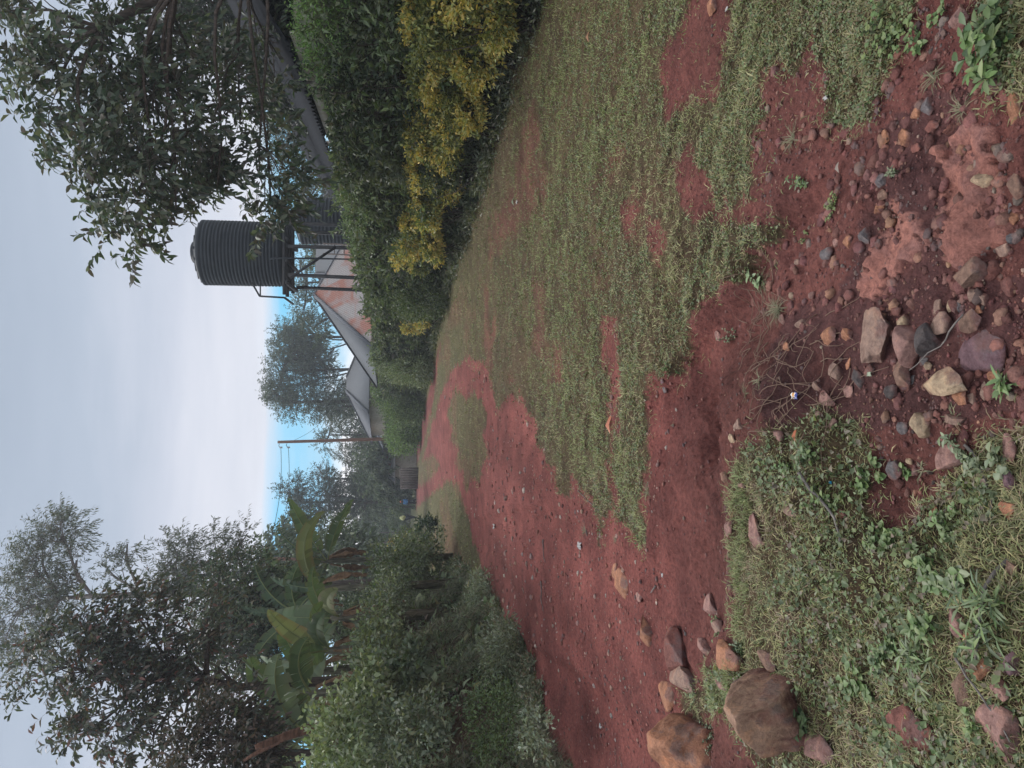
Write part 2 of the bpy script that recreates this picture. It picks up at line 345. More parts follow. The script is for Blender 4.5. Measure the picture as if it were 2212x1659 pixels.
# ------------------------------------------------------------------ plants
def crown_pts(lobes, per, nsub, spread):
    """twig tips gathered round sub-centres inside ellipsoid lobes"""
    out = []
    for c, r, w in lobes:
        c = np.array(c, float); r = np.array(r, float); m = max(3, int(nsub*w))
        sc = rdir(m)*(R.uniform(.15, 1, (m,1))**.45); subs = c+sc*r
        for s in subs:
            k = max(2, int(per*R.uniform(.6, 1.4))); t = s+R.normal(size=(k,3))*r*spread
            q = (t-c)/r; ln = np.linalg.norm(q, axis=1, keepdims=True)
            t = c+r*np.where(ln > 1.12, q/ln*1.12, q); out.append((c, s, t))
    return out
def tree(name, label, cat, trunk, trad, lobes, group=None, nsub=24, per=9, spread=.2, tw=.45, nl=9, L=.12, W=.045,
         pal=((.05,.08,.03),), pw=None, bark='bark', droop=.3, simple=False, jit=.3, limb=None, twigs=True, upw=.15, parts=('trunk','crown'), spur=True, pitch=1.0):
    trunk = np.array(trunk, float); base = trunk[0]
    root = thing(name, base, label, cat, group)
    tb = MB(); lf = MB(); n = len(trunk)
    tube(tb, trunk, np.linspace(trad[0], trad[1], n), 9)
    limb = limb or trad[1]*.8
    limbs = {}
    for c, s, tips in crown_pts(lobes, per, nsub, spread):
        key = tuple(c)
        if key not in limbs:
            d = np.linalg.norm(trunk-c, axis=1)+np.maximum(trunk[:,2]-c[2]+.2, 0)*3; k = max(int(d.argmin()), n//3)
            p = curve(trunk[k], c, 7, .10, .05); limbs[key] = p; tube(tb, p, np.linspace(limb, limb*.45, 7), 6)
        p = limbs[key]; dd = np.linalg.norm(p-s, axis=1)+np.maximum(p[:,2]-s[2], 0); q = p[min(max(int(dd.argmin())-1, 1), 6)]
        b = curve(q, s, 5, .12, .04); tube(tb, b, np.linspace(limb*.36, limb*.13, 5), 4, cap=False)
        for t in tips:
            d = t-s; dl = np.linalg.norm(d)+1e-6; d = d/dl
            out = unit(t-c); dr = unit(d*.6+out*.7+np.array([0,0,upw])+R.normal(size=3)*.25); e = t+dr*tw*R.uniform(.6,1.35)
            if twigs: tube(tb, np.array([s+d*dl*.1, t, e]), [limb*.09, limb*.06, limb*.025], 3, cap=False)
            m = max(3, int(nl*R.uniform(.7,1.3))); u = np.linspace(.05, 1., m)[:, None]
            P = t+(e-t)*u; side = unit(np.cross(dr, rdir(1)[0]+np.array([0,0,1.2]))); a = np.where(np.arange(m) % 2, 1, -1)[:, None]
            D = unit(dr*.55+side*a*.8*(1.1-u*.7)+R.normal(size=(m,3))*.28-np.array([0,0,droop])*R.uniform(.3,1.4,(m,1)))
            Nn = unit(np.array([0,0,1.])+R.normal(size=(m,3))*.6)
            lc = tint(m, pal, pw, jit)
            leaves(lf, P, D, Nn, L*R.uniform(.65,1.2,m), W*R.uniform(.8,1.15,m), lc, .22, .18, simple)
    tb.build(parts[0], M[bark], root, smooth=True); lf.build(parts[1], M['leaf'], root)
    return root
def shrub(name, label, cat, base, lobes, group=None, pal=((.05,.09,.03),), pw=None, n=2500, L=.06, W=.03, stems=14, simple=True,
          gold=None, goldpal=None, jit=.3, srad=.012, up=.3, gname='golden_leaves', clump=.16, shell=.35, part='foliage'):
    """bush: stems from one base and leaves thick in the lobes; 'gold' is the share of tip clumps in a second colour"""
    base = np.array(base, float); root = thing(name, base, label, cat, group)
    st = MB(); lf = MB(); gd = MB()
    vol = np.array([np.prod(r) for c, r in lobes])**.8; vol = vol/vol.sum()
    for (c, r), w in zip(lobes, vol):
        c = np.array(c, float); r = np.array(r, float); k = max(1, int(stems*w+.5))
        for _ in range(k if stems else 0):
            e = c+rdir(1)[0]*r*.8*[1,1,.5]; tube(st, curve(base+R.normal(size=3)*[.08,.08,0], e, 6, .1), np.linspace(srad, srad*.3, 6), 4, cap=False)
        nn = int(n*w); nc = max(4, nn//28)
        cc = c+rdir(nc)*r*(R.uniform(shell, 1, (nc,1))**.4)
        isg = R.random(nc) < (gold or 0)
        if gold:
            isg = (R.random(nc) < gold*1.9*ss(.35,.6, vn(cc[:,0]*3+cc[:,1]*4.1, cc[:,2]*6.3, 77)))
        idx = np.repeat(np.arange(nc), 28); m = len(idx)
        P = cc[idx]+R.normal(size=(m,3))*np.minimum(r, r.mean()*1.2)*clump; P[:,2] = np.maximum(P[:,2], base[2]-.05+.03*R.random(m))
        out = unit((P-c)/r**1.0); D = unit(out*.8+np.array([0,0,up])+R.normal(size=(m,3))*.6); Nn = unit(out*.5+np.array([0,0,.9])+R.normal(size=(m,3))*.5)
        col = tint(m, pal, pw, jit)*(.8+.4*R.random(nc))[idx][:, None]
        g = isg[idx]
        if (~g).any(): leaves(lf, P[~g], D[~g], Nn[~g], L*R.uniform(.6,1.25,(~g).sum()), W*R.uniform(.7,1.2,(~g).sum()), col[~g], simple=simple)
        if g.any():
            leaves(gd, P[g], D[g], Nn[g], L*R.uniform(.6,1.1,g.sum()), W*R.uniform(.8,1.2,g.sum()), tint(g.sum(), goldpal, None, .2), simple=simple)
    if st.n: st.build('stems', M['bark'], root)
    lf.build(part, M['leaf'], root)
    if gd.n: gd.build(gname, M['leaf'], root)
    return root
# ================================================================== SETTING
cam = bpy.data.cameras.new('camera'); co = link(bpy.data.objects.new('camera', cam)); SC.camera = co
cam.sensor_fit = 'HORIZONTAL'; cam.sensor_width = 36; cam.lens = 36*FPX/2212; cam.clip_start = .05; cam.clip_end = 3000
from mathutils import Matrix, Vector
F_ = Vector((0, CP, -SP)); Rt = Vector((1,0,0)); Up = Vector((0, SP, CP))
# phone turned on its side: image right = scene down, image up = scene right
mat = Matrix((-Up, Rt, -F_)).transposed().to_4x4(); mat.translation = (0,0,CH); co.matrix_world = mat

W = bpy.data.worlds.new('World'); SC.world = W; W.use_nodes = True; nt = W.node_tree
for n in list(nt.nodes): nt.nodes.remove(n)
SUN_E, SUN_R = math.radians(52), math.radians(-25)      # elevation, azimuth from +Y towards +X
sky = nt.nodes.new('ShaderNodeTexSky'); sky.sky_type = 'NISHITA'; sky.sun_disc = False; sky.sun_elevation = SUN_E; sky.sun_rotation = SUN_R
sky.air_density = 1.0; sky.dust_density = .6
tc = nt.nodes.new('ShaderNodeTexCoord'); sx = nt.nodes.new('ShaderNodeSeparateXYZ'); nt.links.new(tc.outputs['Generated'], sx.inputs[0])
def math_(op, a, b):
    n = nt.nodes.new('ShaderNodeMath'); n.operation = op
    for s, v in zip(n.inputs, (a, b)):
        if isinstance(v, (int, float)): s.default_value = v
        else: nt.links.new(v, s)
    return n.outputs[0]
mp = nt.nodes.new('ShaderNodeMapping'); mp.inputs['Scale'].default_value = (1.4, 1.4, 9); nt.links.new(tc.outputs['Generated'], mp.inputs[0])
mp2 = nt.nodes.new('ShaderNodeMapping'); mp2.inputs['Scale'].default_value = (6, 6, 14); nt.links.new(tc.outputs['Generated'], mp2.inputs[0])
streak = noise(nt, 1.6, 5, .55, vec=mp.outputs[0]); puff = noise(nt, 1.3, 6, .6, vec=mp2.outputs[0])
z = sx.outputs[2]
zd = math_('ADD', z, math_('MULTIPLY', math_('SUBTRACT', streak, .5), .035))
deck = ramp(nt, zd, [(.152,0.),(.172,1.)])
zl = math_('ADD', z, math_('MULTIPLY', math_('SUBTRACT', puff, .5), -.11))
low = ramp(nt, zl, [(.070,1.),(.097,0.)])
K = 10.
def c10(c): return tuple(min(v*K/10, 1) for v in c)
zc = math_('ADD', z, math_('MULTIPLY', math_('SUBTRACT', streak, .5), .22))
deckc = ramp(nt, zc, [(.14,(.68,.72,.80)),(.19,(.60,.62,.69)),(.26,(.49,.525,.61)),(.35,(.37,.425,.515)),(.50,(.29,.345,.43)),(.62,(.60,.66,.75)),(.95,(1.,1.,1.))])
lowc = ramp(nt, puff, [(.35,(.80,.86,.93)),(.6,(1.,.95,.95))])
x10 = (K,K,K)
blue = mixc(nt, mixc(nt, (.12,.52,.80), x10, 1., 'MULTIPLY'), sky.outputs[0], .18)
wisp = ramp(nt, streak, [(.50,0.),(.68,.45)])
blue = mixc(nt, blue, (5.6,6.8,7.8), wisp)
c = mixc(nt, blue, mixc(nt, lowc, x10, 1., 'MULTIPLY'), low)
c = mixc(nt, c, mixc(nt, deckc, x10, 1., 'MULTIPLY'), deck)
bg = nt.nodes.new('ShaderNodeBackground'); bg.inputs[1].default_value = .1; nt.links.new(c, bg.inputs[0])
wo = nt.nodes.new('ShaderNodeOutputWorld'); nt.links.new(bg.outputs[0], wo.inputs[0])
sd = bpy.data.lights.new('sun', 'SUN'); sd.energy = 1.5; sd.angle = math.radians(20); sd.color = (1, .96, .92)
so = link(bpy.data.objects.new('sun', sd))
dv = Vector((math.sin(SUN_R)*math.cos(SUN_E), math.cos(SUN_R)*math.cos(SUN_E), math.sin(SUN_E))); so.rotation_euler = dv.to_track_quat('Z', 'Y').to_euler()
vs = SC.view_settings; vs.view_transform = 'Standard'; vs.look = 'None'; vs.gamma = 1; vs.exposure = 0.42; vs.use_curve_mapping = False
SC.cycles.max_bounces = 6; SC.cycles.transparent_max_bounces = 4; SC.cycles.volume_bounces = 0; SC.cycles.transmission_bounces = 3

# ---- ground sheet (fine near the viewer), split into ground and dirt road along the road's edge
ys = [-4,-3,-2,-1,-.4,0,.3,.6,.8]
y = .95
while y < 60: ys.append(y); y *= 1.0082
while y < 216: ys.append(y); y *= 1.03
ys = np.array(ys); nu = 640; us = np.linspace(-1, 1, nu); us = np.sign(us)*(.55*np.abs(us)+.95*np.abs(us)**3)
GX = us[None, :]*(np.maximum(ys, 0)[:, None]+1.5); GY = np.broadcast_to(ys[:, None], GX.shape)
GZ = height(GX, GY)
PX, PY = proj(GX, GY, GZ)
gr = cover(GX, GY, GZ)
wx = (fb(GX*4, GY*4, 71)-.5)*np.clip(40/np.maximum(GY,1),3,22)
inroad = inpoly(PX+wx, PY+wx*1.5, ROAD) & (GY > 1)
base = np.array([.270,.092,.080])*np.ones(GX.shape+(1,))
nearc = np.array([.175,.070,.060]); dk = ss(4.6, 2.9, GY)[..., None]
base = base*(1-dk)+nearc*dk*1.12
verge = (ss(.2, 1.2, GX-.15*GY*0)*ss(14, 8, GY))[..., None]
base = base*(1-.35*verge)+np.array([.26,.095,.085])*.35*verge
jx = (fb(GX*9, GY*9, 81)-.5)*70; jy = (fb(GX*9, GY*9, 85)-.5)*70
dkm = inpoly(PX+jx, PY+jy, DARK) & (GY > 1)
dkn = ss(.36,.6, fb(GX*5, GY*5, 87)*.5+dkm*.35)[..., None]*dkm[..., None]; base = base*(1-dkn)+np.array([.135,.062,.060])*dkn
for pk in PINK:
    pm = inpoly(PX+jx*1.1+(fb(GX*30, GY*30, 83)-.5)*50, PY+jy*1.1+(fb(GX*30, GY*30, 84)-.5)*50, pk) & (GY > 1)
    f = ss(.25,.6, fb(GX*16, GY*16, 90))[..., None]
    base = np.where(pm[..., None], np.array([.50,.23,.185])*f+np.array([.36,.185,.165])*(1-f), base); GZ = GZ+pm*(.010+(fb(GX*13, GY*13, 91, 4)-.5)*.055+(fb(GX*45, GY*45, 92, 2)-.5)*.012)
base = base*(1-.22*ss(18, 45, GY))[..., None]; gl = np.array([.115,.095,.052])*(1-ss(9, 20, GY))[..., None]+np.array([.125,.135,.062])*ss(9, 20, GY)[..., None]
base = base*(.62+.76*fb(GX*1.9, GY*.33, 97, 4)[..., None])*(.86+.28*fb(GX*6, GY*2.5, 98, 3)[..., None]); gk = (.88*gr*ss(.15,.45, fb(GX*11, GY*11, 95)*.7+.3*gr))[..., None]; base = base*(1-gk)+gl*gk
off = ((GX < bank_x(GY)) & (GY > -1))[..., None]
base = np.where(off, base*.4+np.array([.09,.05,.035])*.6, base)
farg = ss(60, 80, GY)[..., None]; base = base*(1-farg)+np.array([.10,.11,.05])*farg
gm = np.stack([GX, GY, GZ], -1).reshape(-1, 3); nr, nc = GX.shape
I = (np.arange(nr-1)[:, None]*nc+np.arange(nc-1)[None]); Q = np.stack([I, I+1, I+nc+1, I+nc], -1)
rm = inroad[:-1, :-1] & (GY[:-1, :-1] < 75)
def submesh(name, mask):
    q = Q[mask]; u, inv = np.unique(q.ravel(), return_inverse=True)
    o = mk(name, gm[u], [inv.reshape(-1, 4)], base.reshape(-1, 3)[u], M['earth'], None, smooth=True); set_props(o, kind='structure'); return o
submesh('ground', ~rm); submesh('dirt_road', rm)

# ---- wooded hills far off
hx = np.linspace(-260, 260, 240); hy = np.linspace(150, 215, 30); HX, HY = np.meshgrid(hx, hy)
HZ = .9+(2+6*fb(HX*.02, HY*.02, 7)+2*fb(HX*.08, HY*.08, 8))*ss(152, 200, HY)*(.65+.35*ss(60,-120,HX))
I = (np.arange(29)[:, None]*240+np.arange(239)[None]); 
o = mk('hills', np.stack([HX, HY, HZ], -1).reshape(-1,3), [np.stack([I, I+1, I+241, I+240], -1).reshape(-1,4)], np.full((HX.size,3),.05)*np.array([.9,1.1,.7]), M['earth'], None, True); set_props(o, kind='structure')

# ---- haze: one box of even thin air
mv, ntv, ov = nmat('thin_haze'); pv = N(ntv, 'ShaderNodeVolumePrincipled'); pv.inputs['Color'].default_value = (.86,.92,1,1); pv.inputs['Density'].default_value = .0018
pv.inputs['Anisotropy'].default_value = .2; ntv.links.new(pv.outputs[0], ov.inputs['Volume'])
if HAZE:
    b_ = MB(); box(b_, (0, 105, 8.0), (560, 232, 20)); o = b_.build('haze', mv, None, recenter=False); set_props(o, kind='stuff')

# ================================================================== GRASS
def scatter(n, y0, y1, x0=-.62, x1=.62, pw=1.6):
    u = R.random(n); a, b = y0**(1-pw), y1**(1-pw); y = (a+(b-a)*u)**(1/(1-pw)); x = R.uniform(x0, x1, n)*(y+.6); return x, y
def grass(name, n, y0, y1, Lr, Wr, pal, pw_, keep, flat=.55, kind='stuff', x0=-.62, x1=.62, dens=1.6, scale_y=True, droop=.5, tuft=5):
    x, y = scatter(n, y0, y1, x0, x1, dens); k = keep(x, y); x, y = x[k], y[k]
    m = len(x); tid = np.repeat(np.arange(m), tuft); sc = np.sqrt(np.clip(y/4, .8, 30)) if scale_y else np.ones(m)
    X = x[tid]+R.normal(size=m*tuft)*.012*sc[tid]; Y = y[tid]+R.normal(size=m*tuft)*.012*sc[tid]
    P = np.stack([X, Y, height(X, Y)-.004], 1)
    D = rdir(m*tuft)*np.array([1,1,.3])+np.array([0,0,flat])
    D[:, 2] = np.abs(D[:, 2]); L = (Lr[0]+(Lr[1]-Lr[0])*R.random(m*tuft)**1.8)*np.clip(sc[tid], .8, 3)*(.6+.9*fb(x*2.2, y*1.6, 105))[tid]; Wd = R.uniform(*Wr, m*tuft)*sc[tid]
    patch = fb(x*.9, y*.5, 101)[tid]; col = tint(m*tuft, pal, pw_, .3)
    dry = ss(.5,.62, patch)[:, None]; col = col*(1-dry*.4)+np.array([.30,.24,.13])*dry*.25
    lush = np.maximum(ss(.45,.3, patch), .9*(ss(-3.2,-2.2,x-hedge_x(y))*ss(-.6,-1.1,x-hedge_x(y))*ss(17,11,y))[tid])[:, None]; col = col*(1-lush*.5)+np.array([.22,.29,.09])*lush*.5
    mb = MB(); blades(mb, P, D, L, Wd, col, droop); o = mb.build(name, M['grass']); return o
GP = [(.28,.275,.125),(.20,.22,.085),(.40,.36,.19),(.12,.15,.06),(.28,.21,.13)]
def kg(x, y):
    jj = .035*np.clip(y/3, .6, 8); return (R.random(len(x)) < cover(x+R.normal(size=len(x))*jj, y+R.normal(size=len(x))*jj*1.5)**1.2) & (x < hedge_x(y)+.15) & (x > bank_x(y)-.2) & ~((y < 3.1) & (x < .1) & (R.random(len(x)) < .45))
o = grass('grass', int(165000*DEN), 1.1, 70, (.010,.062), (.0026,.0052), GP, (4,3,2,2,1.5), kg, .42); set_props(o, 'short trampled olive green grass covering the verge beside the red road', 'grass', kind='stuff')

x, y = scatter(int(42000*DEN), 1.6, 22, -.3, .62, 1.7); k = (R.random(len(x)) < cover(x, y)**2) & (x < hedge_x(y)) & (x > bank_x(y)) & (fb(x*1.4, y*1.0, 111) > .42) & ~((y < 3.1) & (x < .1)); x, y = x[k], y[k]; n = len(x); sc = np.sqrt(np.clip(y/4, .8, 9))
mb = MB(); k4 = R.random(n)**2; P = np.stack([x, y, height(x, y)+R.random(n)*.015], 1); P = np.repeat(P, 3, 0)+R.normal(size=(n*3,3))*.010*np.repeat(sc,3)[:, None]*[1,1,.2]; sc = np.repeat(sc*(.7+.7*k4), 3)
leaves(mb, P, rdir(n*3)*[1,1,.4]+np.array([0,0,.3]), rdir(n*3)*.4+np.array([0,0,1.]), .015*sc, .010*sc, tint(n*3, [(.15,.20,.085),(.11,.15,.07),(.21,.22,.12),(.20,.15,.10)], (4,3,2,1.5), .3), simple=True)
o = mb.build('verge_weeds', M['leaf']); set_props(o, 'tiny broad leaved weeds mixed into the trampled verge grass', 'weeds', kind='stuff')
# ================================================================== RIGHT SIDE
# ---- hedge along the verge
def hedge_volume(n, y0, y1, H, face=.75, thick=1.15, seed=0):
    u = R.random(n); p = 1.15; y = (y0**(1-p)+(y1**(1-p)-y0**(1-p))*u)**(1/(1-p))
    t = R.random(n)**1.7; z = R.random(n); top = R.random(n) > face
    z = np.where(top, 1-(R.random(n)**2)*.16, z)
    h = H*(1+.22*(fb(y*.7, y*0+seed, 201)-.5)+.10*(fb(y*3, y*0+seed, 203)-.5))
    bul = (fb(y*.9, z*2.2, 205)-.5)*1.1+(fb(y*2.8, z*6, 207)-.5)*.75+(fb(y*8, z*16, 208)-.5)*.35
    off = np.where(top, R.random(n)*thick, t*thick*.8)+bul*(.35+.65*z)*.8
    off = off+np.maximum(z-.75, 0)*.9*(~top)
    x = hedge_x(y)+off; return x, y, z*h, t
hp = [(.085,.115,.060),(.055,.080,.045),(.14,.17,.095),(.22,.23,.16),(.045,.06,.038),(.13,.11,.085)]
root = thing('hedge', (float(hedge_x(12)), 12, float(height(hedge_x(12), 12))), 'long dense dark green hedge running the length of the grass verge', 'hedge')
mb = MB(); n = int(95000*DEN); x, y, zz, t = hedge_volume(n, 4.5, 62, 2.35)
k = (fb(y*1.1, zz*1.6, 211) > .44) | (t > .42); x, y, zz, t = x[k], y[k], zz[k], t[k]; n = len(x)
sc = np.clip(y/9, .75, 4)**.75
P = np.stack([x, y, height(x, y)+zz], 1); D = unit(np.stack([-R.uniform(.2,1.2,n), R.normal(size=n)*.5, R.normal(size=n)*.6+.25], 1)+R.normal(size=(n,3))*.3)
pc = fb(y*.8, zz*1.2, 215)
col = tint(n, hp, (4,4,3,1.2,3,1), .35); g = ss(.50,.62,pc)[:, None]; col = col*(1-.55*g)+np.array([.13,.15,.085])*.55*g
leaves(mb, P, D, unit(R.normal(size=(n,3))*.5+np.array([-.6,0,.8])), .098*sc*R.uniform(.6,1.3,n), .042*sc, col, simple=True)
mb.build('foliage', M['leaf'], root)
mb = MB()
for _ in range(420):
    yy = float(R.uniform(5, 34)); xx = float(hedge_x(yy))+.45; z0 = float(height(xx, yy)); q = curve((xx, yy, z0), (xx-R.uniform(-.5,.45), yy+R.normal()*.6, z0+R.uniform(1.2,2.5)), 6, .12)
    tube(mb, q, np.linspace(.012, .003, 6)*(1+yy/20), 3, cap=False)
# stray shoots standing out of the clipped outline
sh = MB()
for _ in range(int(330*DEN)):
    yy = float(4.8*(40/4.8)**R.random()); z0 = float(R.uniform(.6,2.5)); xx = float(hedge_x(yy))+(.15 if z0 < 2.1 else float(R.uniform(.1,1.0))); g0 = float(height(xx, yy)); k = (1+yy/16)
    q = curve((xx, yy, g0+z0-.1), (xx-R.uniform(.05,.4), yy+R.normal()*.2*k, g0+z0+R.uniform(.05,.42)), 8, .15); tube(mb, q, np.linspace(.005,.002,8)*k, 3, cap=False)
    m = 22; u = R.integers(1, 8, m); leaves(sh, q[u]+R.normal(size=(m,3))*.012*k, rdir(m)+[-.3,0,.4], rdir(m)+[-.4,0,1.], .075*k*R.uniform(.6,1.2,m), .030*k, tint(m, [(.13,.18,.08),(.20,.24,.13),(.09,.13,.06)], None, .25), simple=True)
sh.build('shoots', M['leaf'], root)
# solid bark-coloured core for the woody inside, added to stop light passing through
yy = np.linspace(4.2, 64, 150); prof = [(.55,0),(.50,.8),(.62,1.5),(.85,1.95),(1.25,2.05),(1.5,1.9),(1.6,0)]
V = np.array([[[float(hedge_x(a))+px+.12*(vn(a*2, pz*3, 5)-.5), a, float(height(hedge_x(a)+.5, a))+pz*(1+.1*(vn(a*1.3, 0, 6)-.5))] for px, pz in prof] for a in yy])
I = (np.arange(149)[:, None]*7+np.arange(6)[None]); mb.add(V.reshape(-1,3), np.stack([I, I+7, I+8, I+1], -1).reshape(-1,4))
mb.build('branches_and_dark_core', M['bark'], root)

GREEN = [(.11,.155,.065),(.08,.115,.05),(.16,.19,.09),(.055,.08,.04)]
GOLD = [(.58,.46,.13),(.48,.43,.14),(.38,.39,.14),(.66,.48,.13)]
def hpt(y, dx=0): x = float(hedge_x(y))+dx; return np.array([x, y, float(height(x, y))])
def hshrub(name, label, cat, y, dx, lobes, **kw):
    b = hpt(y, dx); return shrub(name, label, cat, b, [((b[0]+c[0], b[1]+c[1], b[2]+c[2]), r) for c, r in lobes], **kw)
GRP = None
# golden-leaved shrubs in the hedge face (positions read off the hedge foot)
YG = [(.30,.29,.09),(.22,.24,.08),(.14,.17,.065)]
hshrub('golden_shrub', 'big golden yellow leaved shrub filling the foot of the hedge nearest the viewer', 'shrub', 6.6, -.05, [((-.1,0,.55),(.34,.8,.34)),((.0,-1.1,.7),(.4,.8,.45)),((.0,.9,1.0),(.35,.6,.30)),((-.15,1.2,.5),(.25,.5,.25)),((0,-.4,1.15),(.3,.9,.25))], pal=YG+GREEN[:2], n=int(9500*DEN), L=.07, W=.034, gold=.8, goldpal=GOLD)
hshrub('golden_shrub', 'yellow green shrub below the dark dry part of the hedge', 'shrub', 8.8, 0, [((-.1,-.3,.55),(.32,.5,.28)),((-.05,.2,1.05),(.30,.7,.25)),((0,1.1,.8),(.3,.6,.30)),((-.1,-.9,.95),(.25,.4,.25))], pal=YG, n=int(7000*DEN), L=.07, W=.034, gold=.8, goldpal=GOLD)
hshrub('golden_shrub', 'shrub with scattered golden tips beside a dark hollow in the hedge', 'shrub', 12.2, .05, [((-.1,0,1.05),(.30,.7,.26)),((-.05,-.9,.75),(.3,.5,.25)),((.0,1.1,.6),(.35,.7,.3)),((-.1,1.6,1.1),(.3,.6,.25))], pal=YG[1:]+GREEN, n=int(6500*DEN), L=.07, W=.035, gold=.6, goldpal=GOLD)
hshrub('golden_shrub', 'pair of bright yellow leafed mounds on the hedge below the water tank stand', 'shrub', 16.6, .0, [((-.2,-.4,1.2),(.30,.6,.26)),((-.25,-1.1,.75),(.3,.5,.22)),((-.15,.8,1.35),(.3,.45,.25)),((-.2,.3,.6),(.25,.6,.2)),((-.2,1.9,.9),(.25,.5,.25))], pal=YG+GREEN[:1], n=int(6000*DEN), L=.085, W=.045, gold=.85, goldpal=GOLD)
hshrub('golden_shrub', 'small isolated golden bush against the dark middle of the hedge', 'shrub', 26.0, -.1, [((-.2,0,1.15),(.35,.6,.25)),((-.1,-1.2,.7),(.3,.8,.25)),((-.1,1.4,.8),(.3,.8,.25))], pal=YG[1:]+GREEN[:1], n=int(3500*DEN), L=.12, W=.065, gold=.5, goldpal=GOLD)
hshrub('golden_shrub', 'low golden leaved shrub between the two nearest yellow ones, hanging over the verge', 'shrub', 7.6, -.15, [((-.1,0,.45),(.25,.6,.22)),((-.1,.3,1.2),(.25,.5,.2)),((-.1,-.5,.85),(.25,.4,.2))], pal=YG, n=int(3600*DEN), L=.065, W=.032, gold=.95, goldpal=GOLD)
hshrub('golden_shrub', 'loose yellow green shrub with golden ends before the dark hollow in the hedge', 'shrub', 10.5, -.05, [((-.1,0,.75),(.28,.8,.22)),((-.05,.4,1.15),(.28,.6,.2)),((-.1,-.8,.5),(.25,.4,.2))], pal=YG, n=int(4600*DEN), L=.07, W=.034, gold=.7, goldpal=GOLD)
hshrub('golden_shrub', 'thin yellowish shrub just before the bright yellow mounds under the tank stand', 'shrub', 14.2, -.05, [((-.1,0,.85),(.3,.8,.22)),((-.05,.9,1.2),(.3,.5,.2))], pal=YG+GREEN[:1], n=int(3600*DEN), L=.08, W=.04, gold=.7, goldpal=GOLD)
hshrub('bush', 'rounded mid green bush swelling out of the hedge beneath the rusty roof', 'bush', 21.5, -.05, [((-.25,0,.8),(.55,1.5,.75)),((-.1,2.4,.9),(.5,1.5,.8))], pal=GREEN, n=int(9000*DEN), L=.09, W=.045)
hshrub('bush', 'pale leaved bush at the hedge end below the small grey roof', 'bush', 33, -.2, [((-.4,0,.9),(.7,2.4,.95)),((-.1,3.5,1.1),(.8,2.4,1.1)),((.2,1,2.1),(.8,2.2,.6))], pal=[(.18,.22,.12),(.12,.16,.08),(.24,.28,.17)], n=int(12000*DEN), L=.13, W=.06)
hshrub('bush', 'tall leafy bush behind the red footpath, right of the wooden pole', 'bush', 44, -.2, [((-.5,0,1.1),(1.0,2.4,1.15)),((.4,2,1.9),(1.3,2.4,1.1))], pal=[(.12,.18,.075),(.09,.13,.06),(.17,.23,.09)], n=int(9000*DEN), L=.17, W=.08)
hshrub('bush', 'light green bush at the foot of the wooden utility pole', 'bush', 51, -.6, [((-.3,0,1.0),(1.2,2.2,1.1)),((-1.0,2,1.2),(1.2,2.0,1.2))], pal=[(.18,.28,.075),(.14,.21,.065),(.10,.15,.055)], n=int(8000*DEN), L=.18, W=.09)
# vivid soft green creeper lying over the hedge top near the house
def over(name, label, cat, y, lobes, **kw): return hshrub(name, label, cat, y, .9, lobes, **kw)
over('creeper', 'soft bright green creeper heaped over the hedge top beside the corrugated roof', 'creeper', 8.6, [((-.45,-1.3,2.20),(.55,1.3,.38)),((-.4,.9,2.28),(.5,1.4,.36)),((-.45,3.0,2.22),(.5,1.1,.26))], pal=[(.17,.30,.08),(.12,.21,.065),(.22,.33,.11)], n=int(15000*DEN), L=.05, W=.017, stems=10)
over('creeper', 'pale leafy creeper trailing over the hedge top near the tank stand', 'creeper', 16, [((-.5,-1.5,2.2),(.5,1.8,.38)),((-.5,1.5,2.25),(.5,1.7,.4)),((-.6,4.2,2.2),(.5,1.5,.4))], pal=[(.15,.21,.10),(.10,.15,.07),(.22,.26,.15)], n=int(9000*DEN), L=.08, W=.035, stems=10)
over('creeper', 'leafy creeper on the hedge top in front of the rusty iron roof', 'creeper', 24, [((-.4,-1.5,2.1),(.6,2.0,.42)),((-.5,2.0,2.05),(.6,2.0,.45))], pal=[(.13,.18,.08),(.09,.13,.055),(.20,.23,.12)], n=int(7000*DEN), L=.11, W=.05, stems=8)

# whitish weeds along the hedge foot
n = int(15000*DEN); u = R.random(n); p = 1.2; y = (5.**(1-p)+(60**(1-p)-5.**(1-p))*u)**(1/(1-p)); x = hedge_x(y)-np.abs(R.normal(size=n))*.22+.10
k = fb(y*1.2, x*2, 231) > .40; x, y = x[k], y[k]; n = len(x); sc = np.clip(y/7, .8, 5)**.8
P = np.stack([x, y, height(x, y)+np.abs(R.normal(size=n))*.10], 1); mb = MB()
leaves(mb, P, rdir(n)*[1,1,.6]+np.array([0,0,.5]), rdir(n)+np.array([0,0,1.]), .07*sc*R.uniform(.5,1.2,n), .022*sc, tint(n, [(.20,.22,.15),(.15,.17,.11),(.10,.12,.07),(.24,.23,.18)], None, .25), simple=True)
o = mb.build('ground_weeds', M['leaf']); set_props(o, 'straggling grey green weeds along the foot of the long hedge', 'weeds', kind='stuff')

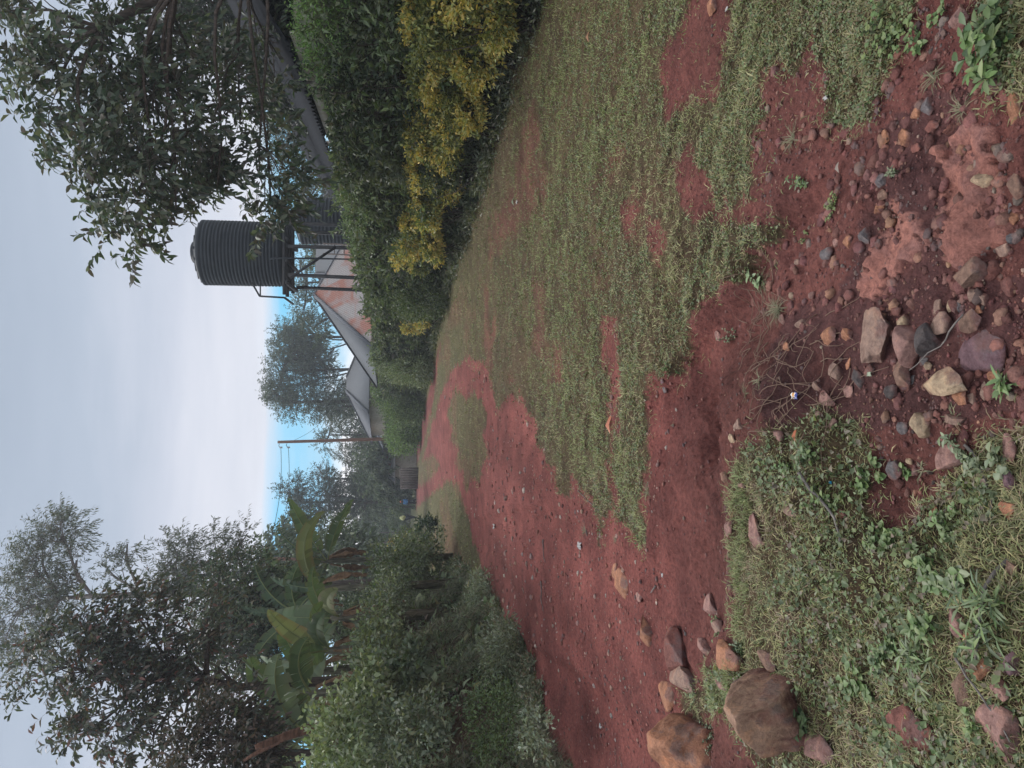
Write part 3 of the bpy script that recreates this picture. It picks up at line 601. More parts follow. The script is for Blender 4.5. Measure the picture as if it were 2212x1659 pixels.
# ---- house with dark corrugated roof
def corr_roof(name, e0, e1, run, rise, pitch, amp, mat, parent, over_y=0):
    """sheet with real corrugations; e0,e1 eave ends, run = horizontal vector to the ridge"""
    e0, e1, run = map(lambda q: np.array(q, float), (e0, e1, run)); L = np.linalg.norm(e1-e0); nn = int(L/pitch*6)
    s = np.linspace(0, 1, nn)[:, None]; w = np.sin(s*L/pitch*2*math.pi)*amp; rows = []
    for t in (0, 1):
        rows.append(e0+(e1-e0)*s+run*t+np.array([0,0,1.])*(rise*t+w))
    V = np.concatenate(rows+[r-np.array([0,0,.006]) for r in rows[::-1]]); i = np.arange(nn-1)
    F = np.concatenate([np.stack([i+a*nn, i+1+a*nn, i+1+((a+1)%4)*nn, i+((a+1)%4)*nn], -1) for a in range(4)])
    mb = MB(); mb.add(V, F); return mb.build(name, mat, parent)
def m_iron(name, c1, c2, rust=0., scale=1.5, rc=((.30,.10,.06),(.22,.07,.045)), wav=None, stripe=None):
    m, nt, o = nmat(name); f = noise(nt, scale, 5, .6); f2 = noise(nt, 30, 4, .6)
    c = ramp(nt, f2, [(.3,c1),(.7,c2)])
    if rust:
        if stripe:
            tcx = nt.nodes.new('ShaderNodeTexCoord'); mp = N(nt, 'ShaderNodeMapping'); mp.inputs['Rotation'].default_value = (0,0,stripe[0]); mp.inputs['Scale'].default_value = stripe[1]
            nt.links.new(tcx.outputs['Object'], mp.inputs[0]); vo = N(nt, 'ShaderNodeTexVoronoi'); vo.distance = 'CHEBYCHEV'; vo.inputs['Scale'].default_value = 1; vo.inputs['Randomness'].default_value = .35; nt.links.new(mp.outputs[0], vo.inputs['Vector'])
            s2 = N(nt, 'ShaderNodeSeparateColor'); nt.links.new(vo.outputs['Color'], s2.inputs[0]); k = ramp(nt, s2.outputs[0], [(1-rust-.02,0.),(1-rust+.02,.9)])
            k = mixc(nt, k, ramp(nt, noise(nt, 6, 5, .7), [(.38,0.),(.5,1.)]), .75, 'MULTIPLY')
        else: k = ramp(nt, f, [(1-rust-.06,0.),(1-rust+.04,.9)])
        c = mixc(nt, c, ramp(nt, f2, [(.3,rc[0]),(.7,rc[1])]), k)
    nrm = None
    if wav:
        tc2 = nt.nodes.new('ShaderNodeTexCoord'); mpx = N(nt, 'ShaderNodeMapping'); mpx.inputs['Rotation'].default_value = (0,0,wav[0]); nt.links.new(tc2.outputs['Object'], mpx.inputs[0])
        wv = N(nt, 'ShaderNodeTexWave'); wv.inputs['Scale'].default_value = wav[1]; nt.links.new(mpx.outputs[0], wv.inputs['Vector']); nrm = bump(nt, wv.outputs['Fac'], .8, .03)
        c = mixc(nt, c, ramp(nt, wv.outputs['Fac'], [(0,(.82,.82,.82)),(1,(1.1,1.1,1.1))]), 1., 'MULTIPLY')
    bsdf(nt, o, c, .85, .08 if 'old' in name else .12, nrm, .0); return m
M['roof_dark'] = m_iron('old_corrugated_iron', (.016,.018,.022), (.034,.036,.042), .25, 2, ((.03,.02,.018),(.05,.032,.028)))
h = thing('house', (6.5, 19.5, 0), 'low house behind the hedge with long dark corrugated roof and pale fascia', 'house')
e0 = np.array([4.78,10.6,3.02]); e1 = np.array([5.10,28.2,2.72]); dn = np.array([3.2,-.06,0])
for a0_, w_, z_ in ((0,.36,0.),(.33,.36,.70),(.66,.34,1.40)):   # three courses of sheet, each lapped over the one below
    corr_roof('roof_sheeting', e0+dn*a0_+[0,0,z_+.03], e1+dn*a0_+[0,0,z_+.03], dn*w_, w_*2.1, .19, .03, M['roof_dark'], h)
mb = MB(); beam(mb, e0+[.10,0,-.10], e1+[.10,0,-.10], .03, .16); mb.build('fascia', M['wall'], h)
mb = MB(); a0 = e0+[.35,.1,0]; a1 = e1+[.35,-.1,0]
V = [(a0[0],a0[1],.1),(a1[0],a1[1],.1),(a1[0],a1[1],a1[2]-.06),(a0[0],a0[1],a0[2]-.06)]
q = [(v[0]+5.2, v[1]-.1, v[2]) for v in V]; mb.add(V+q, np.array([[0,3,2,1],[0,1,5,4],[1,2,6,5],[3,0,4,7],[4,5,6,7]]))
mb.build('wall', M['wall'], h)
mb = MB(); mb.add([e0+dn+[0,0,2.1], e1+dn+[0,0,2.1], e1+dn*2-[0,0,.1], e0+dn*2-[0,0,.1]], np.array([[0,1,2,3]])); mb.build('rear_roof', M['roof_dark'], h)

# ---- water tanks
def lathe(mb, prof, c, seg=48, col=(.5,.5,.5)):
    a = np.arange(seg)/seg*2*math.pi; pr = np.array(prof, float); V = np.stack([pr[:, :1]*np.cos(a), pr[:, :1]*np.sin(a), np.repeat(pr[:, 1:], seg, 1)], -1)+np.array(c)
    n = len(pr); i = np.arange(n-1)[:, None]*seg; j = np.arange(seg)[None]; k = (j+1) % seg
    mb.add(V.reshape(-1,3), np.stack([i+j, i+k, i+seg+k, i+seg+j], -1).reshape(-1,4), col)
def tank(x, y, z0, r, h, nr, label, group=None):
    t = thing('water_tank', (x, y, z0), label, 'water tank', group); mb = MB()
    pr = [(0,0),(r*.97,0)]
    for k in range(nr):
        a = z0*0+.04+(h-.16)*k/nr; d = (h-.16)/nr
        pr += [(r*.965, a), (r, a+d*.25), (r, a+d*.6), (r*.965, a+d*.85)]
    pr += [(r*.965, h-.12), (r*1.0, h-.09), (r*1.0, h-.02), (r*.93, h+.03)]
    lathe(mb, pr, (x, y, z0)); mb.build('body', M['plastic'], t, smooth=False)
    mb = MB(); lathe(mb, [(r*.93,h+.03),(r*.80,h+.08),(r*.5,h+.17),(r*.32,h+.20),(r*.32,h+.30),(r*.27,h+.33),(0,h+.34)], (x, y, z0)); ld_ = mb.build('lid', M['plastic'], t)
    mb = MB()
    for k in range(16):
        a = k/16*2*math.pi; beam(mb, (x+r*.92*math.cos(a), y+r*.92*math.sin(a), z0+h+.06), (x+r*.36*math.cos(a), y+r*.36*math.sin(a), z0+h+.21), .05, .03)
    mb.build('lid_rib', M['plastic'], t).parent = ld_; return t
ty = 24.; pc_ = at(600, 550, ty); top = at(440, 550, ty)[2]; bot = at(616, 550, ty)[2]
tank(pc_[0], ty, bot, 1.0, top-bot, 22, 'tall black ribbed plastic water tank standing on the steel tower')
st = thing('tank_stand', (pc_[0], ty, 0), 'dark steel tower of angle posts and braces carrying the black tank', 'tank stand')
zp = bot-.02; x0, x1 = pc_[0]-1.0, pc_[0]+1.0; posts = [(x0+.25, ty-.9), (x1-.2, ty-.9), (x0+.1, ty+.9), (x1-.1, ty+.9), (pc_[0]+.1, ty-.95)]
for px, py in posts:
    mb = MB(); sp = .12 if px < pc_[0] else 0; beam(mb, (px-sp, py, 0), (px, py, zp-.2), .10); mb.build('post', M['steel'], st)
mb = MB()
for yy in (-.9,-.3,.3,.9): beam(mb, (x0-.35 if yy < 0 else x0-.1, ty+yy, zp-.09), (x1+.2, ty+yy, zp-.09), .10, .10)
for xx in (x0, x0+.66, x0+1.33, x1): beam(mb, (xx, ty-1.1, zp-.19), (xx, ty+1.1, zp-.19), .09, .09)
mb.build('platform', M['steel'], st)
mb = MB()
for z_ in (1.2, 2.4):
    beam(mb, (posts[0][0], posts[0][1], z_), (posts[1][0], posts[1][1], z_), .06); beam(mb, (posts[2][0], posts[2][1], z_), (posts[3][0], posts[3][1], z_), .06)
    beam(mb, (posts[0][0], posts[0][1], z_), (posts[2][0], posts[2][1], z_), .06); beam(mb, (posts[1][0], posts[1][1], z_), (posts[3][0], posts[3][1], z_), .06)
beam(mb, (posts[0][0]-.1, ty-.93, zp-.25), (posts[4][0], ty-.98, zp-1.6), .07); beam(mb, (posts[4][0], ty-.98, 1.6), (posts[1][0], ty-.93, 2.9), .06); beam(mb, (posts[1][0], ty-.93, 1.5), (posts[4][0], ty-.98, 2.7), .06)
mb.build('brace', M['steel'], st)
mb = MB(); tr = [(x0-.45,ty-.95,zp-.1),(x0-.42,ty-.95,zp+.62),(x0-.02,ty-.9,zp+.85)]
beam(mb, tr[0], tr[1], .05); beam(mb, tr[1], tr[2], .05); beam(mb, (x0-.42,ty-.95,zp+.6), (x0+.0,ty-.95,zp+.6), .035); beam(mb, (x0-.45,ty-.95,zp-.1),(x0-.45,ty+.9,zp-.1),.05)
mb.build('bracket', M['steel'], st)
mb = MB(); tube(mb, [(x0+.7,ty-1.02,zp+.3),(x0+.7,ty-1.15,zp+.1),(x0+.72,ty-1.15,zp-1.),(x0+.72,ty-1.15,.2)], .03, 6); mb.build('pipe', M['plastic'], st, smooth=True)
y2 = 31.; c2 = at(700, 478, y2); tank(c2[0], y2, at(752,478,y2)[2], .95, at(650,478,y2)[2]-at(752,478,y2)[2], 12, 'squat dark water tank half hidden behind the corrugated roof end')
s2 = thing('tank_stand', (c2[0], y2, 0), 'brick and steel base under the squat tank behind the corrugated roof', 'tank stand'); z2 = at(752,478,y2)[2]
mb = MB(); box(mb, (c2[0], y2, (z2-.2)/2), (2.0, 2.0, z2-.2)); mb.build('pier', M['brick'], s2)
mb = MB()
for k in range(5): box(mb, (c2[0], y2-1.0+k*.5, z2-.13), (2.4, .1, .14))
mb.build('joist', M['steel'], s2)
ld = thing('ladder', (c2[0]-1.35, y2-1.1, 0), 'grey steel ladder leaning by the squat tank', 'ladder'); 
for sx_ in (-.2, .2):
    mb = MB(); beam(mb, (c2[0]-1.5+sx_, y2-1.5, .0), (c2[0]-1.3+sx_, y2-1.05, z2+.9), .05); mb.build('rail', M['board'], ld)
for k in range(11):
    mb = MB(); f = (k+.8)/12; beam(mb, (c2[0]-1.7+.2*f, y2-1.5+.45*f, (z2+.9)*f), (c2[0]-1.3+.2*f, y2-1.5+.45*f, (z2+.9)*f), .035); mb.build('rung', M['board'], ld)

# ---- iron-roofed buildings (pyramid roofs)
RW = math.radians(14)
def m_sheets(name):
    m, nt, o = nmat(name); c = attr(nt); f = noise(nt, 14, 5, .7)
    tc2 = nt.nodes.new('ShaderNodeTexCoord'); mpx = N(nt, 'ShaderNodeMapping'); mpx.inputs['Rotation'].default_value = (0,0,-RW); nt.links.new(tc2.outputs['Object'], mpx.inputs[0])
    wv = N(nt, 'ShaderNodeTexWave'); wv.inputs['Scale'].default_value = 3.2; nt.links.new(mpx.outputs[0], wv.inputs['Vector'])
    c = mixc(nt, c, ramp(nt, f, [(.3,(.80,.78,.78)),(.7,(1.2,1.2,1.2))]), 1., 'MULTIPLY'); c = mixc(nt, c, ramp(nt, wv.outputs['Fac'], [(0,(.8,.8,.8)),(1,(1.1,1.1,1.1))]), 1., 'MULTIPLY')
    bsdf(nt, o, c, .6, .35, bump(nt, wv.outputs['Fac'], .6, .03)); return m
M['sheets'] = m_sheets('banded_iron_sheets')
M['roof_rust'] = m_iron('rusting_iron', (.36,.33,.32), (.46,.43,.42), .42, 1.2, ((.34,.12,.075),(.26,.09,.06)), wav=(RW, 4.0), stripe=(RW, (.42,.5,.12)))
M['roof_grey'] = m_iron('grey_iron', (.13,.135,.15), (.17,.18,.20), wav=(RW, 3.0)); M['roof_grey2'] = m_iron('grey_iron_rear', (.13,.14,.155), (.18,.19,.205), wav=(RW+math.pi/2, 3.0))
def pyramid(name, label, c, hs, ang, z0, z1, mats, ridge=0, wallmat='wall', lift=.0):
    b = thing(name, (c[0], c[1], 0), label, 'building'); ca, sa = math.cos(ang), math.sin(ang)
    def P(u, v, z): return (c[0]+u*ca-v*sa, c[1]+u*sa+v*ca, z)
    cr = [P(-hs,-hs,z0), P(hs,-hs,z0), P(hs,hs,z0), P(-hs,hs,z0)]; a0, a1 = P(-ridge/2,0,z1), P(ridge/2,0,z1)
    for k, (poly, nm) in enumerate((([cr[0],cr[1],a1,a0],'roof_face'),([cr[1],cr[2],a1],'roof_face'),([cr[2],cr[3],a0,a1],'roof_face'),([cr[3],cr[0],a0],'roof_face'))):
        mb = MB(); mm = len(poly); dn_ = np.array([0,0,-.05]); V = [np.array(q) for q in poly]; V2 = [q+dn_ for q in V]
        fs = {3:[list(range(3)), [5,4,3]], 4:[list(range(4)),[7,6,5,4]]}[mm]; quads = [[i, i+mm, (i+1)%mm+mm, (i+1)%mm] for i in range(mm)]
        F = [np.array(fs), np.array(quads)]; mb.add(V+V2, F); mb.build(nm, mats[k], b)
    for q, a in ((cr[0],a0),(cr[1],a1),(cr[2],a1),(cr[3],a0)): mb = MB(); beam(mb, np.array(q)+[0,0,.03], np.array(a)+[0,0,.03], .22, .05); mb.build('hip_cap', M['roof_grey'], b)
    w = hs-.5; mb = MB(); V = [P(-w,-w,0),P(w,-w,0),P(w,w,0),P(-w,w,0)]; V2 = [(q[0],q[1],z0+.1) for q in V]
    mb.add(V+V2, np.array([[0,1,5,4],[1,2,6,5],[2,3,7,6],[3,0,4,7]])); mb.build('wall', M[wallmat], b); return b
bld = pyramid('iron_roofed_building', 'building behind the hedge whose pyramid iron roof is streaked with red rust', (4.67,39.8), 4.0, RW, 2.74, 5.9, [M['roof_rust'], M['roof_rust'], M['roof_grey'], M['roof_grey2']])
# the side facing the hedge is laid in sheets, some of them rusted through
def sheets(b, c, hs, ang, z0, z1):
    ca, sa = math.cos(ang), math.sin(ang); nu_, nv_ = 90, 44; uu, vv_ = np.meshgrid(np.linspace(-1,1,nu_), np.linspace(0,1,nv_)); u = uu*(1-vv_)*hs; v = -hs*(1-vv_); z_ = z0+(z1-z0)*vv_+.035
    V = np.stack([c[0]+u*ca-v*sa, c[1]+u*sa+v*ca, z_], -1); k = u+hs
    rust = np.zeros(u.shape)
    for a_, b_, lo, hi in ((.75,1.75,.0,1.),(2.7,4.1,.28,1.),(4.9,5.7,.0,.45),(6.3,7.1,.0,.3)):
        rust = np.maximum(rust, ss(a_-.05,a_+.05,k)*ss(b_+.05,b_-.05,k)*(vv_ >= lo)*(vv_ <= hi)*(.45+.55*ss(.35,.55, fb(k*3, vv_*14, 700))))
    rust = np.maximum(rust, .5*ss(.60,.72, fb(k*2+7, vv_*6, 703))); rust = np.maximum(rust, .35*(np.abs((vv_*4)%1-.5) > .46))
    col = np.array([.30,.275,.27])*(1-rust[..., None])+np.array([.30,.115,.080])*rust[..., None]
    I = (np.arange(nv_-1)[:, None]*nu_+np.arange(nu_-1)[None]); Q_ = np.stack([I, I+1, I+nu_+1, I+nu_], -1).reshape(-1,4)
    mk('iron_sheeting', V.reshape(-1,3), [Q_], col.reshape(-1,3), M['sheets'], b)
sheets(bld, (4.67,39.8), 4.0, RW, 2.74, 5.9)
a = at(746, 838, 56); e = at(797, 905, 53)
pyramid('iron_roofed_building', 'smaller building farther off with a plain pale grey hipped iron roof', (float(a[0])+.3, 57.), 3.6, math.radians(22), float(at(797,838,53)[2]), float(a[2]), [M['roof_grey2']]*3+[M['roof_grey']], ridge=1.2)
a = at(676, 560, 50)
pyramid('iron_roofed_building', 'third roof of plain grey iron showing behind the rust streaked one', (float(a[0])+1.5, 51.), 4.5, math.radians(14), 3.6, float(a[2])-.1, [M['roof_grey2']]*4, ridge=5)
# ================================================================== TREES
def lob(X, Y, y, rx, rz=None, w=1.0, ry=None):
    """lobe of a crown: centre seen at X,Y and y metres away; radii in metres"""
    return (tuple(at(X, Y, y)), (rx, ry or rx, rz or rx), w)
RT = [(.07,.10,.062),(.048,.07,.048),(.13,.15,.10),(.09,.08,.065)]
y0 = 10.2
tree('broadleaf_tree', 'large leaning tree with long drooping leaves over the hedge, nearest on the right', 'tree',
     [(5.6,9.3,.1),(5.75,9.4,1.6),(5.55,9.6,3.2),(5.0,9.9,4.3),(4.5,10.,5.2)], (.13,.05),
     [lob(60,30,y0,.75,.5,.8), lob(150,60,y0,.75,.6,1.), lob(120,190,10.0,.75,.30,.55), lob(230,170,y0,.75,.6,1.1), lob(310,90,10.6,.7,.6,1.1), lob(330,240,y0,.8,.6,1.3), lob(250,300,9.9,.55,.45,.7),
      lob(300,410,9.8,.75,.35,.7), lob(200,400,9.8,.45,.25,.35), lob(330,340,9.8,.5,.4,.6), lob(60,190,9.9,.5,.25,.3), lob(400,330,10.4,.8,.6,1.3), lob(430,160,11.2,.9,.7,1.3), lob(520,260,11.4,.9,.6,1.2), lob(470,400,10.6,.5,.4,.7), lob(560,380,11.2,.7,.5,.9), lob(585,450,10.8,.35,.30,.4), lob(380,450,9.9,.35,.3,.3), lob(600,120,12.,1.0,.6,1.2)],
     nsub=int(10*DEN), per=6, spread=.13, tw=.42, nl=15, L=.145, W=.052, pal=RT, droop=.3, limb=.028)
tree('broadleaf_tree', 'dense almost black evergreen tree rising behind the corrugated roof at the right edge', 'tree',
     [(9.6,19,.1),(9.5,19,2.5),(9.3,19,4.5)], (.22,.12), [lob(470,40,19,1.0,1.4,1.6), lob(590,90,19,1.7,.9,1.6), lob(540,10,20,1.6,1.4,1.4), lob(620,180,18,1.3,.6,1.2)],
     nsub=30, per=12, spread=.2, tw=.4, nl=9, L=.15, W=.06, pal=[(.03,.042,.028),(.042,.055,.035),(.025,.03,.022)], simple=True, twigs=False)
tree('conifer', 'feathery dark conifer seen between the leaning tree and the water tank', 'tree',
     [(13.,40,.1),(12.8,40,4),(12.4,40,7.5)], (.25,.08), [lob(640,300,40,1.6,1.4,1.), lob(610,350,40,1.5,1.4,1.), lob(680,400,40,1.8,1.1,1.), lob(650,440,41,1.2,.9,.7), lob(590,260,40,2.,1.,.8)],
     nsub=22, per=11, spread=.2, tw=.6, nl=10, L=.20, W=.035, pal=[(.05,.065,.04),(.08,.09,.04),(.10,.09,.04)], simple=True, twigs=False, droop=.7)
tree('grevillea_tree', 'brown tinged feathery tree poking over the evergreen at the right edge', 'tree',
     [(14.3,30,.1),(14.2,30,5),(14.,30,9.5)], (.2,.06), [lob(385,8,30,1.3,1.2,1.), lob(350,-30,30,1.,1.,.6), lob(450,-40,30,1.3,1.4,1)], nsub=16, per=9, tw=.6, nl=9, L=.24, W=.05, pal=[(.12,.09,.06),(.09,.08,.05)], simple=True, twigs=False, droop=.8)
FG = [(.07,.095,.06),(.05,.072,.045),(.10,.125,.08)]
def far_tree(label, y, X0, X1, Yc, lobes, th=.16, **kw):
    b = at(HOR, Yc, y); zb = float(height(b[0], y)); t = at(X0, Yc, y)
    k = dict(nsub=30, per=11, spread=.24, tw=.75, nl=10, L=.26, W=.085, pal=FG, simple=True, twigs=False, droop=.5, limb=.10, jit=.35); k.update(kw)
    nm = k.pop('name', 'tree')
    return tree(nm, label, 'tree', [(b[0], y, zb), (b[0]+.1, y, zb+(t[2]-zb)*.4), (t[0], y, t[2]-.5)], (th*1.3, th*.5), lobes, **k)
# eucalyptus group behind the grey roofs
e = 72
far_tree('tallest eucalyptus behind the grey roofs with a broad domed crown', e, 600, 860, 800, [lob(615,800,e,2.4,1.6), lob(655,830,e,2.2,1.8), lob(640,770,e,2.,1.9), lob(690,800,e,2.2,1.3,.7), lob(720,850,e,1.6,1.,.5), lob(600,845,e,1.6,1.,.6)], name='eucalyptus_tree')
far_tree('eucalyptus with a rounded crown directly above the rust streaked roof ridge', e+2, 605, 860, 730, [lob(620,735,e+2,1.9,1.5), lob(665,720,e+2,1.7,1.7), lob(690,760,e+2,1.6,1.2,.7), lob(645,755,e+2,1.6,1.6)], name='eucalyptus_tree')
far_tree('slimmer eucalyptus at the left side of the group, over the small grey roof', e-3, 600, 860, 868, [lob(640,870,e-3,1.3,1.8,.8), lob(690,875,e-3,1.1,1.2,.6), lob(600,850,e-3,1.1,.9,.5), lob(735,880,e-3,1.3,.9,.5)], name='eucalyptus_tree')
far_tree('airy tree peeping over the rust streaked roof beside the tank tower', 62, 650, 860, 610, [lob(660,610,62,1.3,1.,.8), lob(660,660,62,1.5,.9,.8), lob(690,700,62,1.3,.8,.7), lob(650,560,62,1.2,.8,.6)], nsub=14)
far_tree('low yellowish green tree behind the tank tower legs', 55, 680, 860, 520, [lob(690,520,55,1.6,1.), lob(680,450,55,1.5,1.1), lob(700,560,55,1.2,.7)], nsub=18, pal=[(.10,.11,.05),(.07,.085,.04)])
# around the pole
far_tree('ragged open crowned tree right behind the wooden utility pole', 78, 700, 860, 940, [lob(715,925,78,1.5,1.5,.7), lob(745,955,78,1.7,1.3,.8), lob(700,960,78,1.,.8,.4), lob(760,905,78,1.5,1.2,.7), lob(790,940,78,2.,1.1,1.)], nsub=17, th=.14)
far_tree('small dark tree between the eucalyptus and the utility pole', 82, 740, 860, 895, [lob(745,890,82,1.6,1.3,.8), lob(775,890,82,2.0,1.2,1.), lob(715,885,82,1.,.8,.4)], nsub=18)
far_tree('thin crowned tree to the left of the utility pole with sky showing through', 80, 740, 860, 1000, [lob(750,985,80,1.0,.8,.4), lob(775,1010,80,1.7,1.1,.6), lob(800,985,80,1.8,1.1,.9), lob(810,1030,80,1.6,1.,.8)], nsub=15)
far_tree('tall pointed leafy tree standing behind the torn banana leaves', 70, 640, 860, 1085, [lob(625,1060,70,.9,1.1,.5), lob(655,1065,70,1.4,1.2,.9), lob(695,1070,70,1.9,1.5,1.3), lob(735,1085,70,2.1,1.5,1.3), lob(775,1090,70,2.2,1.4,1.1), lob(680,1110,70,1.1,1.,.6)], nsub=20, pal=[(.05,.075,.045),(.04,.055,.035)])
far_tree('feathery brownish tree in front of the bright cloud right of the pointed tree', 74, 705, 860, 1035, [lob(705,1035,74,1.3,1.2,.6), lob(740,1040,74,1.5,1.2,.7), lob(780,1045,74,1.9,1.2,1.)], nsub=15, pal=[(.08,.07,.05),(.05,.06,.04)])
# low belt of individual trees and bushes beyond the road's end
BELT = [(815,1010,66,2.4,1.5,'round green tree above the small pale shed roof'),(800,1060,90,3.,2.,'wide tree filling the gap below the pointed tree'),(800,1110,110,4.,2.4,'misty tree straight above the two walkers'),
        (810,1150,98,3.2,2.,'misty round tree left of the thin post'),(825,1190,85,2.6,1.8,'hazy tree behind the drooping banana leaf'),(850,1040,68,1.8,1.2,'low bushy tree behind the board fence'),
        (842,1085,95,2.5,1.5,'leafy low tree just above the walker in blue'),(845,1135,100,2.6,1.6,'low tree beside the far thin wooden post'),(620,1215,48,2.4,1.9,'dark tree mass behind the upright banana leaves'),(700,1240,44,2.5,2.2,'dark leafy tree behind the banana stems'),(770,1270,40,2.2,1.5,'dark low tree at the back of the banana clump')]
for X, Y, y, rx, rz, lb in BELT:
    far_tree(lb, y, X, 870, Y, [lob(X,Y,y,rx,rz,1.2), lob(X+12,Y-20*60/y,y,rx*.8,rz*.7,.9), lob(X+14,Y+20*60/y,y+1,rx*.8,rz*.7,.9)], nsub=26, per=10, L=.26+.0022*y, W=.10+.001*y, pal=[(.10,.14,.08),(.075,.105,.06),(.14,.17,.10)], th=.12)
# far wood covering the hills
n = 15000; y = R.uniform(112, 200, n); x = R.uniform(-.85, .6, n)*y; lump = fb(x*.08, y*.07, 301); zb = height(x, y)+ss(152, 200, y)*(5*fb(x*.02, y*.02, 7)+2)
P = np.stack([x, y, zb+R.random(n)**.7*(1.5+7*lump)], 1); mb = MB(); leaves(mb, P, rdir(n)+[0,-.3,.4], rdir(n)+[0,-.5,.8], R.uniform(.9,2.,n), .9, tint(n, [(.06,.085,.045),(.045,.065,.04),(.08,.10,.055)], None, .3), simple=True)
o = mb.build('far_wood', M['leaf']); set_props(o, 'misty wooded slope on the skyline at the far end of the road', 'wood', kind='stuff')

# ================================================================== LEFT SIDE TREES
tree('grevillea_tree', 'tallest tree on the left, slim pale trunk with fine feathery leaves', 'tree',
     [tuple(at(800,1262,22)*[1,1,0]+[0,0,.6]), tuple(at(650,1270,22)), tuple(at(500,1279,22)), tuple(at(400,1282,22)), tuple(at(300,1285,22)), tuple(at(200,1288,22)), tuple(at(130,1292,22))], (.17,.05),
     [lob(35,1330,22,1.1,.5,1.1), lob(75,1240,22,.9,.7,1.2), lob(60,1400,22,1.0,.7,1.2), lob(110,1320,22,.9,.6,.9), lob(130,1160,22,.7,.6,1.1), lob(95,1195,22,.6,.5,.7), lob(165,1210,22,.7,.4,.5), lob(235,1230,22,.6,.35,.25), lob(275,1175,22,.45,.4,.10),
      lob(310,1260,22,.8,.5,.3), lob(345,1245,22,.5,.4,.35), lob(390,1190,22,.55,.5,.6), lob(385,1235,22,.6,.5,.6), lob(430,1215,22,.6,.5,.6), lob(470,1190,22,.55,.5,.5), lob(500,1210,22,.5,.4,.5), lob(430,1290,22,.8,.7,.8), lob(490,1300,22,.9,.7,.9), lob(530,1160,22,.35,.3,.12)],
     nsub=int(17*DEN), per=9, spread=.2, tw=.40, nl=14, L=.13, W=.026, pal=[(.12,.14,.11),(.09,.11,.085),(.16,.155,.125)], bark='bark_pale', droop=.7, limb=.045)
mb_lobes = [lob(130,1420,11.5,.62,.5), lob(190,1365,11.8,.5,.5,.9), lob(200,1470,11.2,.6,.5), lob(270,1400,11.5,.7,.55,1.3), lob(260,1530,11,.6,.5,1.), lob(330,1365,12,.6,.5,1.1), lob(350,1470,11.3,.6,.5,.9), lob(330,1590,10.8,.5,.45,.7), lob(400,1390,11.8,.6,.5,.9), lob(440,1345,12.2,.5,.45,.8), lob(265,1600,10.6,.4,.35,.4), lob(400,1560,11,.45,.4,.35), lob(190,1580,10.7,.42,.35,.35),lob(470,1440,11.6,.5,.4,.4)]
b = at(730,1470,11.6)
tree('mango_tree', 'dark round headed tree with bronze young leaves in front of the feathery one', 'tree',
     [(b[0],11.6,1.5), tuple(b), tuple(at(600,1478,11.6)), tuple(at(520,1484,11.6)), tuple(at(450,1470,11.5)), tuple(at(380,1450,11.5))], (.085,.04), mb_lobes,
     nsub=int(13*DEN), per=7, spread=.15, tw=.30, nl=11, L=.125, W=.04, pal=[(.08,.095,.075),(.06,.07,.06),(.12,.095,.08),(.18,.085,.07),(.11,.125,.08)], pw=(4,4,2,1.2,2), droop=.35, limb=.035)
b = at(700,1640,9.6)
tree('small_tree', 'low dark shrubby tree with brownish leaves at the left edge above the rotten trunk', 'tree',
     [(b[0],9.6,1.5), tuple(at(600,1625,9.6)), tuple(at(500,1600,9.6))], (.05,.03),
     [lob(450,1640,9.6,.6,.45), lob(470,1570,10,.5,.4,.9), lob(520,1620,9.6,.5,.4), lob(560,1660,9.4,.5,.35), lob(420,1600,10,.4,.3,.5), lob(540,1560,10,.4,.3,.5)],
     nsub=18, per=8, tw=.22, nl=10, L=.09, W=.035, pal=[(.05,.06,.04),(.08,.065,.05),(.12,.08,.06)], limb=.025)
far_tree('leafy dark green tree filling the space behind the bananas and the round headed tree', 19, 520, 800, 1370, [lob(500,1340,19,1.2,.9,1.3), lob(540,1400,18.5,1.1,.8,1.2), lob(470,1290,19.5,.9,.7,.9), lob(560,1310,19,1.1,.8,1.2), lob(600,1350,19,1.1,.8,1.2), lob(520,1250,20,.7,.7,.7), lob(640,1290,20,1.,.7,.8)],
         nsub=26, per=9, L=.12, W=.05, pal=[(.08,.105,.065),(.055,.08,.05),(.14,.12,.08),(.11,.15,.08)], tw=.35, name='broadleaf_tree')
